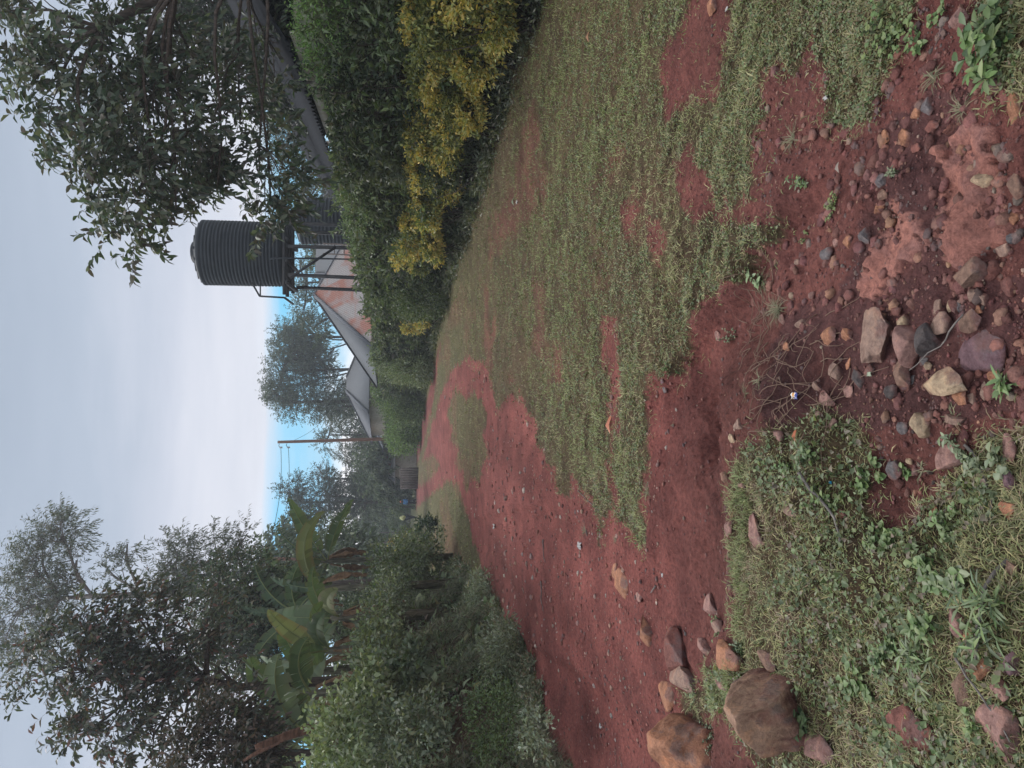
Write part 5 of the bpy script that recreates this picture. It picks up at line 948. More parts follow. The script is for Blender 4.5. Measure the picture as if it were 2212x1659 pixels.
ROCKS = [
 (1662,1548,205,190,'warm','largest boulder, round and brown with grey patches, in the grass at the lower left',1.0,4,16),
 (1490,1645,150,190,'orange','big orange boulder cut by the left edge of the view beside the road',.7,4,10),
 (1460,1424,62,98,'red','squarish reddish block with a pale side face at the road edge above the big boulder',.75,4,7),
 (1563,1424,62,72,'orange','orange red block between the squarish block and the clover weeds',.7),
 (1524,1403,36,36,'pink','small pinkish stone wedged beside the orange red block'),
 (1650,1428,52,42,'brown','smooth brown stone half in grass just right of the largest boulder'),
 (1478,1478,62,72,'tan','low tan rock with weeds growing over it behind the big boulder'),
 (1440,1508,36,60,'orange','flat orange stone lying at the road edge between two boulders'),
 (1548,1352,34,36,'tan','tan stone among small round leaves at the road edge'),
 (1535,1312,34,48,'pink','pale wedge of stone pointing up at the mound corner'),
 (1393,1370,38,60,'orange','orange stone with a broken face standing on the road edge'),
 (1344,1267,28,60,'orange','long pale orange stone lying alone on the road'),
 (1326,1233,15,35,'orange','narrow sliver of orange stone touching the long one on the road'),
 (1383,1296,20,26,'pink','triangular pink chip on the road between the long stone and the broken one'),
 (1195,1622,32,42,'brown','dull brown cube of stone at the left edge of the road by the bank'),
 (1628,1161,44,80,'pink','pink slab standing on edge in the grass at the top of the mound',.5,3,6),
 (1576,1139,20,42,'pink','thin pink flake just behind the upright slab on the mound'),
 (1685,941,22,24,'pink','pinkish chip at the right tip of the mound'),
 (1591,919,28,30,'tan','tan triangular stone on the rim of the washed out hollow'),
 (1582,948,16,22,'cream','small cream flake fallen into the washed out hollow'),
 (1605,1050,18,16,'pink','small pale chip at the bottom of the dark hollow'),
 (1707,1108,50,28,'tan','tan stone buried in grass on the right side of the mound',.6),
 (1821,1113,30,26,'red','red stone among round leaved weeds on the mound'),
 (1773,899,22,24,'tan','rounded pale stone at the right foot of the mound'),
 (1802,916,20,34,'tan','long tan pebble lying at the right foot of the mound'),
 (1787,868,44,44,'pink','flat pinkish plate on dark soil right of the mound',.35),
 (1766,836,20,22,'tan','small tan flake above the flat pinkish plate'),
 (1835,845,26,24,'pink','faint pink lump sunk in soil between plate and dark cobble'),
 (1993,917,44,46,'cream','chunky pale cream stone alone in front of the pebble field',.75,4,10),
 (1952,924,24,26,'grey','rough grey cobble just left of the chunky cream stone'),
 (1937,1011,34,42,'slate','dark slate blue splinter lying on bare red soil'),
 (1966,996,14,16,'cream','tiny cream chip touching the dark slate splinter'),
 (2049,992,54,60,'pink','pinkish brown flat slab right of the dark slate splinter',.35),
 (2065,909,40,28,'tan','tan elongated stone below the chunky cream stone'),
 (2051,1072,22,30,'pink','pink stone under leaves at the lower middle of the foreground'),
 (2020,1108,24,40,'orange','pointed orange stone standing among tufts'),
 (2182,1103,36,32,'orange','round orange cobble at the bottom edge of the foreground'),
 (2186,975,36,62,'pink','long pinkish stone leaning at the bottom edge'),
 (2190,1045,40,40,'purple','purple brown stone at the very bottom edge beside leaves'),
 (2186,1234,30,42,'brown','brown stone under leaves at the bottom edge'),
 (2074,1362,46,60,'pink','pink stone partly under long grass at the lower left'),
 (2094,1380,30,28,'orange','small orange stone resting against the pink one in long grass'),
 (2074,1494,56,86,'brown','large brown stone with an orange tip among grass at the lower left',.5),
 (2128,1449,38,42,'orange','bright orange angular stone near the fallen twig'),
 (2190,1436,44,54,'purple','purple brown block at the bottom edge by the orange stone'),
 (2170,1498,40,34,'pink','pink chip between two purple brown blocks at the bottom edge'),
 (2178,1602,70,92,'pink','wide flat pink slab in the lower left corner',.35,3,7),
 (1954,1587,84,86,'red','wide flat reddish slab sunk in the soil at the left edge',.22,3,7),
 (2008,1590,38,42,'red','reddish stone lying on the right side of the sunk slab'),
 (1772,1634,66,54,'pink','flat pink stone at the left edge just below the largest boulder',.35),
 (1557,1482,40,26,'pink','pinkish stone tucked behind the largest boulder'),
 # stones right of the mound and round the bedrock
 (1895,732,80,128,'tan','long rough tan block, biggest of the rocks beside the pink bedrock',.75,4,9),
 (1952,708,32,50,'cream','oval cream stone against the long rough tan block'),
 (1970,742,58,90,'pink','pinkish brown lump between the tan block and the dark cobble',.6),
 (2015,737,50,66,'dark','dark cobble with one pale side in the middle of the rock pile',.8,4,9),
 (2038,698,50,46,'tan','rounded tan stone above the dark cobble'),
 (2030,667,24,36,'tan','narrow pale stone at the edge of the dark sand'),
 (2056,661,13,27,'cream','thin pale slat of stone standing on edge by the sand'),
 (2074,664,14,27,'grey','thin grey slat of stone next to the pale slat'),
 (2098,689,50,44,'brown','rough orange brown cobble right under the two thin slats'),
 (2098,592,62,70,'brown','smooth flat brown stone beside the pink bedrock',.55,4,7),
 (2103,640,28,30,'tan','small tan stone touching the smooth flat brown one'),
 (2127,646,18,22,'tan','wedge shaped tan chip below the smooth flat brown stone'),
 (2118,668,16,18,'orange','little orange stone beside the rough orange brown cobble'),
 (2108,757,94,112,'purple','broad flat purplish pink slab in the lower middle',.22,3,8),
 (2051,830,92,60,'cream','long creamy yellow stone lying slantwise below the purplish slab',.7,4,8),
 (2078,856,36,42,'orange','rounded orange stone touching the long creamy one'),
 (2152,807,26,30,'orange','orange triangular stone at the lower edge of the purplish slab'),
 (2130,850,20,40,'tan','tan stone with a grass stem over it below the orange stones'),
 (2103,862,18,24,'tan','tan pebble at the foot of the long creamy stone'),
 (1792,724,36,46,'orange','orange split stone left of the long rough tan block'),
 (1833,721,22,34,'orange','small rounded orange stone between the split stone and the tan block'),
 (1949,807,40,72,'brown','brown craggy stone under the pinkish lump'),
 (2000,778,18,18,'slate','small slate blue pebble under the dark cobble'),
 (1926,845,30,32,'dark','dark round cobble with an orange side on open soil'),
 (1972,820,12,26,'slate','thin slate blue sliver near the craggy brown stone'),
 (1853,817,26,42,'dark','dark brown stone at the lower end of the long tan block'),
 (1809,804,26,38,'tan','faceted tan stone on open soil left of the dark brown one'),
 (1833,785,12,26,'orange','slim orange splinter beside the faceted tan stone'),
 (1832,520,30,24,'orange','bright orange wedge of stone left of the pink bedrock'),
 (1788,546,28,24,'grey','pale grey stone near the low green creeping weed'),
 (1805,525,16,18,'pink','pink pebble between the grey stone and the orange wedge'),
 (1869,505,36,42,'grey','grey brown stone sitting on the pink bedrock edge'),
 (1871,572,22,24,'tan','pale tan stone on the left rim of the bedrock'),
 (1905,445,30,24,'orange','orange lump at the top of the dark sand channel'),
 (1910,419,24,22,'brown','brown lump between the orange one and the grey blue stone'),
 (1904,388,34,34,'grey','grey blue stone split by an orange side above the bedrock'),
 (1842,395,14,16,'pink','small pinkish pebble left of the grey blue stone'),
 (2130,385,40,42,'cream','clean pale yellow stone lying on the pink bedrock',.7,4,9),
 (2194,398,36,58,'brown','faceted brown stone at the bottom edge right of the bedrock'),
 (2182,446,10,26,'grey','narrow pale grey chip by the faceted brown stone'),
 (2188,514,22,24,'slate','blue grey pebble at the bottom edge of the bedrock'),
 (2173,538,28,22,'tan','tan pebble beside the blue grey one'),
 (2196,470,20,26,'orange','orange pebble at the very bottom edge beside the bedrock'),
 (1955,293,24,40,'orange','orange oblong stone right of the dark sand channel'),
 (1914,293,16,26,'orange','small orange stone left of the oblong one'),
 (1979,242,20,20,'orange','little orange cube beside the grey angular stone'),
 (2004,230,26,34,'grey','grey angular stone above the oblong orange stones'),
 (1954,257,10,12,'orange','tiny orange pebble beside the little orange cube'),
 (2014,267,26,22,'red','red clod with a hole below the grey angular stone'),
 (1980,319,24,22,'red','crumbly red clod at the head of the sand channel'),
 (2074,36,32,34,'pink','pinkish brown wedge of stone near the right edge under leafy weeds'),
 (2194,230,24,74,'orange','long orange brick shaped stone in the lower right'),
 (2175,205,24,34,'red','dull red stone beside the brick shaped one'),
 (1538,8,20,34,'orange','orange topped stone on the bare strip at the right edge'),
 (1440,842,14,16,'grey','grey pebble on bare soil below the bright green clump'),
 (1430,822,10,12,'purple','small purplish chip next to the bright green clump'),
 (1551,724,16,20,'pink','pink stone chip on bare soil near the grass edge'),
 (1730,700,22,20,'tan','tan chip on dark soil under the dry wiry weeds'),
 (1702,752,18,24,'orange','orange chip among the dry wiry weeds'),
 (1755,640,18,18,'pink','pink pebble left of the long rough tan block, far side'),
 (1722,566,12,14,'tan','pale pebble in the gap between two wiry tufts'),
 (1690,690,16,20,'pink','pinkish chip beside the star shaped grass tuft'),
]
for r_ in ROCKS:
    X, Y, wx, wy, c, lb = r_[:6]; fl = r_[6] if len(r_) > 6 else .6; sb = r_[7] if len(r_) > 7 else 3; ct = r_[8] if len(r_) > 8 else 9
    rock(X, Y, wx, wy, c, lb, fl, sb, ct, 'boulder' if wy > 120 else 'stone')
# gravel: far too many to count
def gravel(n, keepf, smin, smax, cols, w, y0, y1, label, name, seed=0, pw=2.0, x0=-.62, x1=.62):
    x, y = scatter(n, y0, y1, x0, x1, pw); k = keepf(x, y); x, y = x[k], y[k]; n = len(x); v0, f0 = ICO[1]; m = len(v0)
    s = smin*(smax/smin)**(R.random(n)**2.9)*np.clip(y/3.5, .9, 3); q = rdir(n); 
    V = v0[None]*(1+R.uniform(-.30,.26,(n,m,1)))*np.stack([s, s*R.uniform(.6,1,n), s*R.uniform(.35,.7,n)], 1)[:, None]
    a = R.uniform(0, 6.28, n); ca, sa = np.cos(a)[:, None], np.sin(a)[:, None]; V = np.stack([V[...,0]*ca-V[...,1]*sa, V[...,0]*sa+V[...,1]*ca, V[...,2]], -1)
    V = V+np.stack([x, y, height(x, y)+s*.12], 1)[:, None]; F = (np.arange(n)*m)[:, None, None]+f0[None]
    o = mk(name, V.reshape(-1,3), [F.reshape(-1,3)], np.repeat(tint(n, cols, w, .3), m, 0), M['stone']); set_props(o, label, 'gravel', kind='stuff')
gc = [(.20,.085,.078),(.27,.13,.11),(.33,.18,.13),(.15,.11,.10),(.38,.28,.22)]
gravel(int(30000*DEN), lambda x, y: (cover(x, y) < .4) & (x > bank_x(y)), .0016, .011, gc, (8,4,1.6,1,.35), 1.15, 18, 'fine red brown gravel and clods strewn over the bare soil', 'gravel')
gravel(int(8500*DEN), lambda x, y: (cover(x, y) < .55) & (fb(x*2.2, y*2.2, 501) > .44) & (x > -.9) & (x < 1.7), .004, .030, gc, (7,4,2.2,.4,.6), 1.15, 3.1, 'loose pebbles round the larger stones in the foreground', 'pebbles', pw=1.2)
gravel(int(8000*DEN), lambda x, y: (cover(x, y) < .4) & (x > bank_x(y)) & (x < 1.0), .003, .016, [(.28,.11,.09),(.38,.24,.2),(.5,.42,.38)], (5,2,1), 4, 30, 'scattered pale and pink stones trodden into the road', 'road_pebbles', pw=1.6)

# ================================================================== SMALL PLANTS NEAR THE VIEWER
def mound(x, y): return (cover(x, y) > .5) & ((fb(x*5.5, y*5.5, 621, 3) > .40) | (R.random(len(x)) < .25)) & (y < 3.35) & (x < .35)
n = 16000
def mgrass(name, n, pal, Lr, Wr, keepf, label, y0=1.1, y1=3.35, flat=.8, tuft=6, dr=.7, x0=-.62, x1=.3):
    x, y = scatter(n, y0, y1, x0, x1, .9 if False else 1.01); k = keepf(x, y); x, y = x[k], y[k]; m = len(x); tid = np.repeat(np.arange(m), tuft)
    X = x[tid]+R.normal(size=m*tuft)*.010; Y = y[tid]+R.normal(size=m*tuft)*.010; P = np.stack([X, Y, height(X, Y)-.003], 1); D = rdir(m*tuft)*[1,1,.3]; D[:,2] = np.abs(D[:,2])+flat*R.random(m*tuft)
    mb = MB(); blades(mb, P, D, R.uniform(*Lr, m*tuft), R.uniform(*Wr, m*tuft), tint(m*tuft, pal, None, .3), dr); o = mb.build(name, M['grass']); set_props(o, label, 'grass', kind='stuff')
mgrass('grass', int(6000*DEN), [(.23,.25,.12),(.17,.19,.09),(.30,.27,.15),(.12,.15,.07)], (.015,.055), (.0018,.0034), lambda x, y: mound(x, y) & (fb(x*4, y*4, 601) > .46), 'wiry green grass matting the stony mound at the lower left')
mgrass('dry_grass', int(4200*DEN), [(.30,.22,.15),(.23,.16,.11),(.36,.29,.21)], (.03,.08), (.0014,.0024), lambda x, y: mound(x, y) & (fb(x*4, y*4, 601) < .52), 'thin dead brown grass stems between the weeds on the mound', flat=.4)
mgrass('fringe_grass', int(5200*DEN), [(.24,.28,.12),(.29,.30,.14),(.16,.21,.08)], (.03,.075), (.0018,.0032), lambda x, y: mound(x, y) & (y > 2.72-.25*np.maximum(x,0)), 'thicker fringe of upright grass along the far rim of the mound', y0=2.6, flat=1.3)
# low leafy mat on the mound
x, y = scatter(int(30000*DEN), 1.1, 3.3, -.62, .3, 1.01); k = mound(x, y) & (fb(x*3.2, y*3.2, 611) > .47); x, y = x[k], y[k]; n = len(x)
P = np.stack([x, y, height(x, y)+R.random(n)*.035], 1); mb = MB(); big = R.random(n)**3
leaves(mb, P, rdir(n)*[1,1,.4]+np.array([0,0,.35]), rdir(n)*.5+np.array([0,-.1,1.]), .012+.018*big, .008+.015*big, tint(n, [(.15,.20,.09),(.11,.145,.07),(.20,.24,.11),(.2,.16,.12)], (4,3,2,2), .3), simple=True)
o = mb.build('leafy_weeds', M['leaf']); set_props(o, 'mat of tiny mixed leaves creeping over the stony mound', 'weeds', kind='stuff')
def weed(X, Y, r, hgt, n, L, W_, pal, label, name='weed', droop=0, cat='weed'):
    pal = [tuple(v*1.35 for v in q) for q in pal]; L *= .8; W_ *= .8
    """leafy weed: short stems with whorled leaves"""
    p, t = hit(X, Y); r = r*t/FPX; k = max(3, n//9); root = thing(name, p, label, cat); st = MB(); lf = MB()
    for i in range(k):
        a = R.uniform(0, 6.28); rr = r*R.random()**.6; b = np.array([p[0]+rr*.5*math.cos(a), p[1]+rr*.5*math.sin(a), 0]); b[2] = float(height(b[0], b[1])); e = np.array([p[0]+rr*math.cos(a), p[1]+rr*math.sin(a), 0]); e[2] = float(height(e[0], e[1]))+hgt*R.uniform(.4,1)
        q = curve(b, e, 5, .1); tube(st, q, np.linspace(.0022, .0010, 5), 4, cap=False, col=(.1,.12,.06)); m = max(3, n//k); u = R.integers(1, 5, m)
        aa = np.arange(m)*2.4+a; D = np.stack([np.cos(aa), np.sin(aa), R.uniform(-.1,.6,m)-droop], 1)
        leaves(lf, q[u], D, np.stack([-D[:,0]*.3, -D[:,1]*.3, np.ones(m)], 1)+rdir(m)*.25, L*R.uniform(.6,1.2,m), W_*R.uniform(.7,1.15,m), tint(m, pal, None, .25), .18, .15)
    st.build('stems', M['leaf'], root); lf.build('leaf_cluster', M['leaf'], root)
WG = [(.11,.17,.06),(.085,.13,.05),(.14,.19,.075)]; WD = [(.06,.095,.045),(.08,.115,.055)]; WY = [(.17,.20,.075),(.12,.15,.055)]; WS = [(.17,.20,.12),(.12,.15,.085)]
for a in [(1895,1030,40,.03,46,.030,.028,WG,'round leaved weed patch on the right shoulder of the mound'),(1925,1150,42,.04,70,.030,.028,WG,'dense round leaved weeds in the middle of the mound'),(1965,1040,26,.02,18,.026,.024,WG,'few round leaves strung across bare soil beside the slate splinter'),
          (2010,1215,45,.05,60,.034,.028,WG,'leafy green weeds below the mound middle with rounded toothed leaves'),(2070,1260,50,.06,70,.036,.026,WG+WS,'clump of soft green weeds near the bottom of the foreground'),(1860,1480,40,.04,60,.032,.030,WG,'round leaved weeds just right of the largest boulder'),
          (1745,1555,34,.05,40,.036,.032,WD,'darker round leaves leaning on the right side of the largest boulder'),(1560,1345,30,.04,50,.020,.018,WG,'small bright clover like weeds at the corner by the tan stone'),(1600,1400,30,.05,80,.022,.010,WD,'dark narrow leaved weed between the orange block and the mound'),
          (1500,1500,34,.05,90,.018,.009,WG+WY,'fine leaved weed covering the low tan rock'),(1540,1590,36,.05,90,.020,.011,WD,'fine leaved weed filling the gap between the two big boulders'),(1755,985,38,.05,60,.034,.018,WS+WG,'pale toothed leaf weed on the right slope of the mound'),
          (1790,1075,46,.05,70,.034,.018,WG+WY,'broad cluster of bright toothed leaves along the mound crest'),(1700,1010,26,.05,36,.030,.016,WG,'light green weed at the mound crest near the pinkish chip'),(2100,985,44,.05,60,.036,.014,WS,'narrow leaved grey green weed at the lower middle by the bottom edge'),
          (2050,1130,34,.04,40,.030,.022,WG,'small weed beside the pointed orange stone'),(2165,1010,30,.05,30,.034,.024,WS,'pale weed at the bottom edge under the long pinkish stone'),(2150,1330,60,.10,80,.060,.010,WD+WG,'long leaved grassy weed at the bottom edge left of centre'),(2000,1430,50,.07,60,.060,.009,WG+WS,'spray of bright green grass beside the large brown stone'),
          (2010,1335,40,.06,50,.045,.020,WG,'leafy weed between the pink stone and the mound'),(1925,1400,40,.05,70,.026,.018,WG+WD,'weed patch with mixed leaves left of the mound centre'),(1450,800,18,.04,90,.013,.008,[(.08,.18,.045),(.06,.13,.04)],'compact bright green clump at the tip of the grass on bare soil'),
          (1590,728,26,.04,60,.015,.011,WS,'low grey leaved weed on bare soil under the star shaped tuft'),(1645,615,20,.05,22,.045,.028,[(.20,.26,.14)],'pale rosette weed growing out of a grass tuft'),(1800,445,34,.03,150,.013,.009,WY,'low creeping weed with tiny yellow green leaves near the sand channel'),
          (1735,392,24,.05,50,.028,.012,WG+WS,'tall tufted weed above the tiny leaved creeper'),(1742,510,16,.02,60,.011,.008,WY,'smaller patch of tiny yellow green leaves left of the orange wedge'),(1940,372,18,.04,30,.020,.008,WS,'small tuft of weed at the upper end of the sand channel'),
          (1940,60,60,.06,160,.024,.020,WY+WG,'lush yellow green clover like patch at the right edge'),(1990,100,34,.04,50,.022,.020,WG,'round leaves straggling from the lush patch over bare soil'),(2170,70,50,.10,90,.050,.026,WG+WD,'bushy green weed in the lower right corner'),(2150,150,34,.06,40,.055,.018,WG,'weed with long pointed leaves beside the corner weed'),
          (2035,35,26,.04,26,.024,.020,WG,'few clover leaves round the pinkish wedge of stone'),(2190,830,30,.05,30,.05,.014,WG,'green leaves growing at the bottom edge below the creamy stone'),(2140,1560,40,.04,40,.026,.018,WG,'weed among the reddish slabs at the lower left corner'),(2060,1600,34,.03,40,.022,.014,WD+WS,'thin weed on the soil below the sunk slab')]:
    weed(*a[:7], a[7], a[8])
def tuft(X, Y, r, n, label, pal=((.19,.18,.11),(.14,.15,.08),(.23,.19,.12)), w=.003, up=.35):
    p, t = hit(X, Y); r = r*t/FPX; P = np.repeat(p[None], n, 0)+R.normal(size=(n,3))*[.006,.006,0]; a = R.uniform(0, 6.28, n); D = np.stack([np.cos(a), np.sin(a), R.uniform(.08, up, n)*1.6], 1)
    mb = MB(); blades(mb, np.zeros((n,3))+R.normal(size=(n,3))*[.006,.006,0], D, r*R.uniform(.5,1.15,n), w*R.uniform(.7,1.2,n), tint(n, pal, None, .2), .5); o = mb.build('grass_tuft', M['grass']); o.location = p; set_props(o, label, 'grass tuft')
for a in [(1712,300,46,34,'star shaped grass tuft on bare soil near the right edge'),(1680,668,52,80,'large star shaped grass tuft at the edge of the bare ground'),(1650,615,44,60,'grass tuft holding the pale rosette weed'),(2018,165,42,34,'spiky tuft right of the grey angular stone'),(2080,235,40,26,'straggling tuft at the upper edge of the bedrock'),(1400,1060,30,60,'small tuft alone on the road edge below the long grass tongue'),
          (1370,1110,36,90,'rounded tuft on bare soil at the lower end of the grass'),(1265,1145,26,40,'tuft growing out of the road below the grass tongue'),(1455,920,22,8,'three pale dry blades fanned on the red soil'),(1610,850,34,14,'dry grass fan lying beside the bare rut'),(1990,1010,40,16,'thin runner tuft across the soil by the slate splinter'),(2060,900,40,20,'loose tuft above the tan elongated stone'),
          (1470,330,28,30,'small tuft on the bare strip near the right edge'),(1570,160,34,40,'tuft edging the bare strip at the right'),(1640,820,40,30,'wiry dry tuft left of the orange chip'),(2130,1130,40,34,'narrow leaved tuft near the round orange cobble'),(2185,1290,50,40,'long leaved tuft at the bottom edge near the brown stone'),(2110,1010,44,36,'tuft of grey green blades by the flat pinkish brown slab'),
          (1395,1170,18,20,'tiny tuft on the road side of the rut'),(1330,1165,20,24,'tiny tuft at the tip of the grass tongue')]:
    tuft(*a)
# dry wiry runners on the bare ground
for (X, Y, lb) in [(1690,790,'tangle of dry wiry stems on the bare ground below the large tuft'),(1740,840,'second tangle of dry stems nearer the mound, around the snack wrapper'),(1650,690,'dry stems trailing from the large star shaped tuft')]:
    p, t = hit(X, Y); mb = MB()
    for _ in range(34):
        a = p+np.array([R.normal()*.10, R.normal()*.10, 0]); b = a+np.array([R.normal()*.10, R.normal()*.10, 0]); q = curve(a, b, 7, .15); q[:,2] = height(q[:,0], q[:,1])+.004+np.abs(np.sin(np.linspace(0,3.1,7)))*R.uniform(.0,.03)
        tube(mb, q-p, np.linspace(.0020,.0010,7), 4, cap=False, col=(.24,.15,.11))
    o = mb.build('dry_stems', M['grass']); o.location = p; set_props(o, lb, 'dry stems', kind='stuff')
def twig(X0, Y0, X1, Y1, r, label, lift=.01, mat='bark_pale'):
    a, _ = hit(X0, Y0); b, _ = hit(X1, Y1); q = curve(a, b, 9, .05); q[:,2] = height(q[:,0], q[:,1])+lift+r; mb = MB(); tube(mb, q-a, np.linspace(r, r*.5, 9)*(1+R.uniform(-.15,.15,9)), 7); o = mb.build('twig', M[mat], smooth=True); o.location = a; set_props(o, label, 'twig')
twig(2090,1420,2210,1600,.003,'long thin bare twig across the lower left corner',.03)
twig(2190,1210,2120,1440,.006,'thick grey stick curving along the bottom edge under the grass',.01)
twig(2090,960,2150,1130,.005,'brown stick lying beside the round orange cobble',.006)
twig(1740,1020,1830,1170,.006,'pale rotten stick half buried in the mound',.02)
twig(2120,680,2000,800,.0025,'thin straw lying across the purplish slab',.05)
twig(1175,1165,1180,1215,.006,'short pale stick lying on the road',.004)
twig(1250,1060,1300,1110,.004,'thin pale runner along the road below the grass tongue',.003)
twig(1170,1255,1175,1320,.007,'pale stick on the road in front of the bank',.004)
twig(1420,1265,1410,1280,.006,'stub of bleached twig by the long orange stone',.004)
# litter
def litter(X, Y, wx, wy, label, mat='litter', name='litter', cat='litter', seed=0):
    p, t = hit(X, Y); w = .75*wy*t/FPX; d = wx*t/FPX*1.2; g = np.random.default_rng(int(X)); n = 7; u, v = np.meshgrid(np.linspace(-.5,.5,n), np.linspace(-.5,.5,n)); zz = g.uniform(0,.35,(n,n))*min(w,d)+.01
    ed = (1-.35*g.random((n,n))*(np.maximum(abs(u),abs(v)) > .45)); V = np.stack([u*w*ed, v*d*ed, zz], -1).reshape(-1,3); i = (np.arange(n-1)[:, None]*n+np.arange(n-1)[None]); Q_ = np.stack([i, i+1, i+n+1, i+n], -1).reshape(-1,4)
    mb = MB(); mb.add(np.concatenate([V, V-[0,0,.0015]]), [Q_, Q_[:, ::-1]+n*n]); o = mb.build(name, M[mat] if isinstance(mat, str) else mat); o.location = p; set_props(o, label, cat)
litter(1070,1137,14,16,'pale crumpled paper on the road near the far grassy flat'); litter(1256,1178,14,22,'torn white plastic scrap on the middle of the road'); litter(1301,1568,10,14,'small white scrap on the road toward the left edge')
litter(1435,1242,8,12,'bit of white rubbish beside the long orange stone'); litter(963,858,6,10,'white speck of litter on the narrow red footpath'); litter(1790,212,14,12,'white bone like scrap in the grass at the lower right'); litter(1119,437,14,10,'white leaf like scrap on the verge beside the hedge foot')
litter(1118,1400,12,8,'white scrap at the foot of the bank'); litter(1575,20,10,10,'pale paper scrap on the bare strip at the right edge'); litter(1885,808,12,13,'crumpled pale green leaf of plastic at the lower end of the long tan block', m_noise('pale_green_plastic', (.26,.30,.22), (.36,.40,.30), 20, .6))
mw, ntw, ow = nmat('printed_wrapper'); tcw = ntw.nodes.new('ShaderNodeTexCoord'); sp_ = N(ntw, 'ShaderNodeSeparateXYZ'); ntw.links.new(tcw.outputs['Object'], sp_.inputs[0]); mth = N(ntw, 'ShaderNodeMapRange'); mth.inputs['From Min'].default_value = -.02; mth.inputs['From Max'].default_value = .02; ntw.links.new(sp_.outputs[1], mth.inputs[0])
rc = ramp(ntw, mth.outputs[0], [(0.,(.03,.05,.25)),(.35,(.75,.72,.65)),(.5,(.55,.25,.06)),(.75,(.75,.75,.72))]); ntw.nodes[-1].color_ramp.interpolation = 'CONSTANT'; bsdf(ntw, ow, rc, .35, .5); 
litter(1723,855,20,22,'small white blue and orange snack wrapper among the dry stems', mw, 'wrapper', 'wrapper')
mbl = m_noise('blue_plastic', (.02,.22,.42), (.04,.35,.55), 20, .4); litter(1800,1042,9,9,'tiny scrap of blue plastic in the mound weeds', mbl)
def fallen(X, Y, wy, wx, col, label):
    p, t = hit(X, Y); L = max(wx, wy)*t/FPX*1.2; mb = MB(); a = math.pi/2 if wx > wy else R.uniform(-.3,.3); leaves(mb, np.array([[0,0,.012]]), np.array([[math.cos(a), math.sin(a), .12]]), np.array([[0,-.2,1.]]), L, L*.34, np.array([col]), .3, .3); o = mb.build('fallen_leaf', M['leaf']); o.location = p; set_props(o, label, 'fallen leaf')
fallen(1275,92,24,12,(.45,.24,.15),'long orange brown dead leaf on the bright green verge'); fallen(1408,42,14,10,(.36,.24,.17),'tan dead leaf on the verge at the right edge'); fallen(1112,445,22,10,(.30,.36,.27),'pale upturned leaf at the hedge foot'); fallen(1322,938,40,12,(.60,.22,.13),'patch of bright orange dead leaf litter in the bare groove of the verge')
fallen(1725,955,24,20,(.50,.16,.08),'orange red dead leaf on the right tip of the mound'); fallen(1819,374,22,8,(.36,.30,.26),'thin pale dead leaf near the grey blue stone'); fallen(1720,1600,34,8,(.45,.38,.28),'long curled tan leaf lying against the largest boulder'); fallen(1400,865,12,18,(.30,.26,.2),'curled pale leaf in the grass groove')

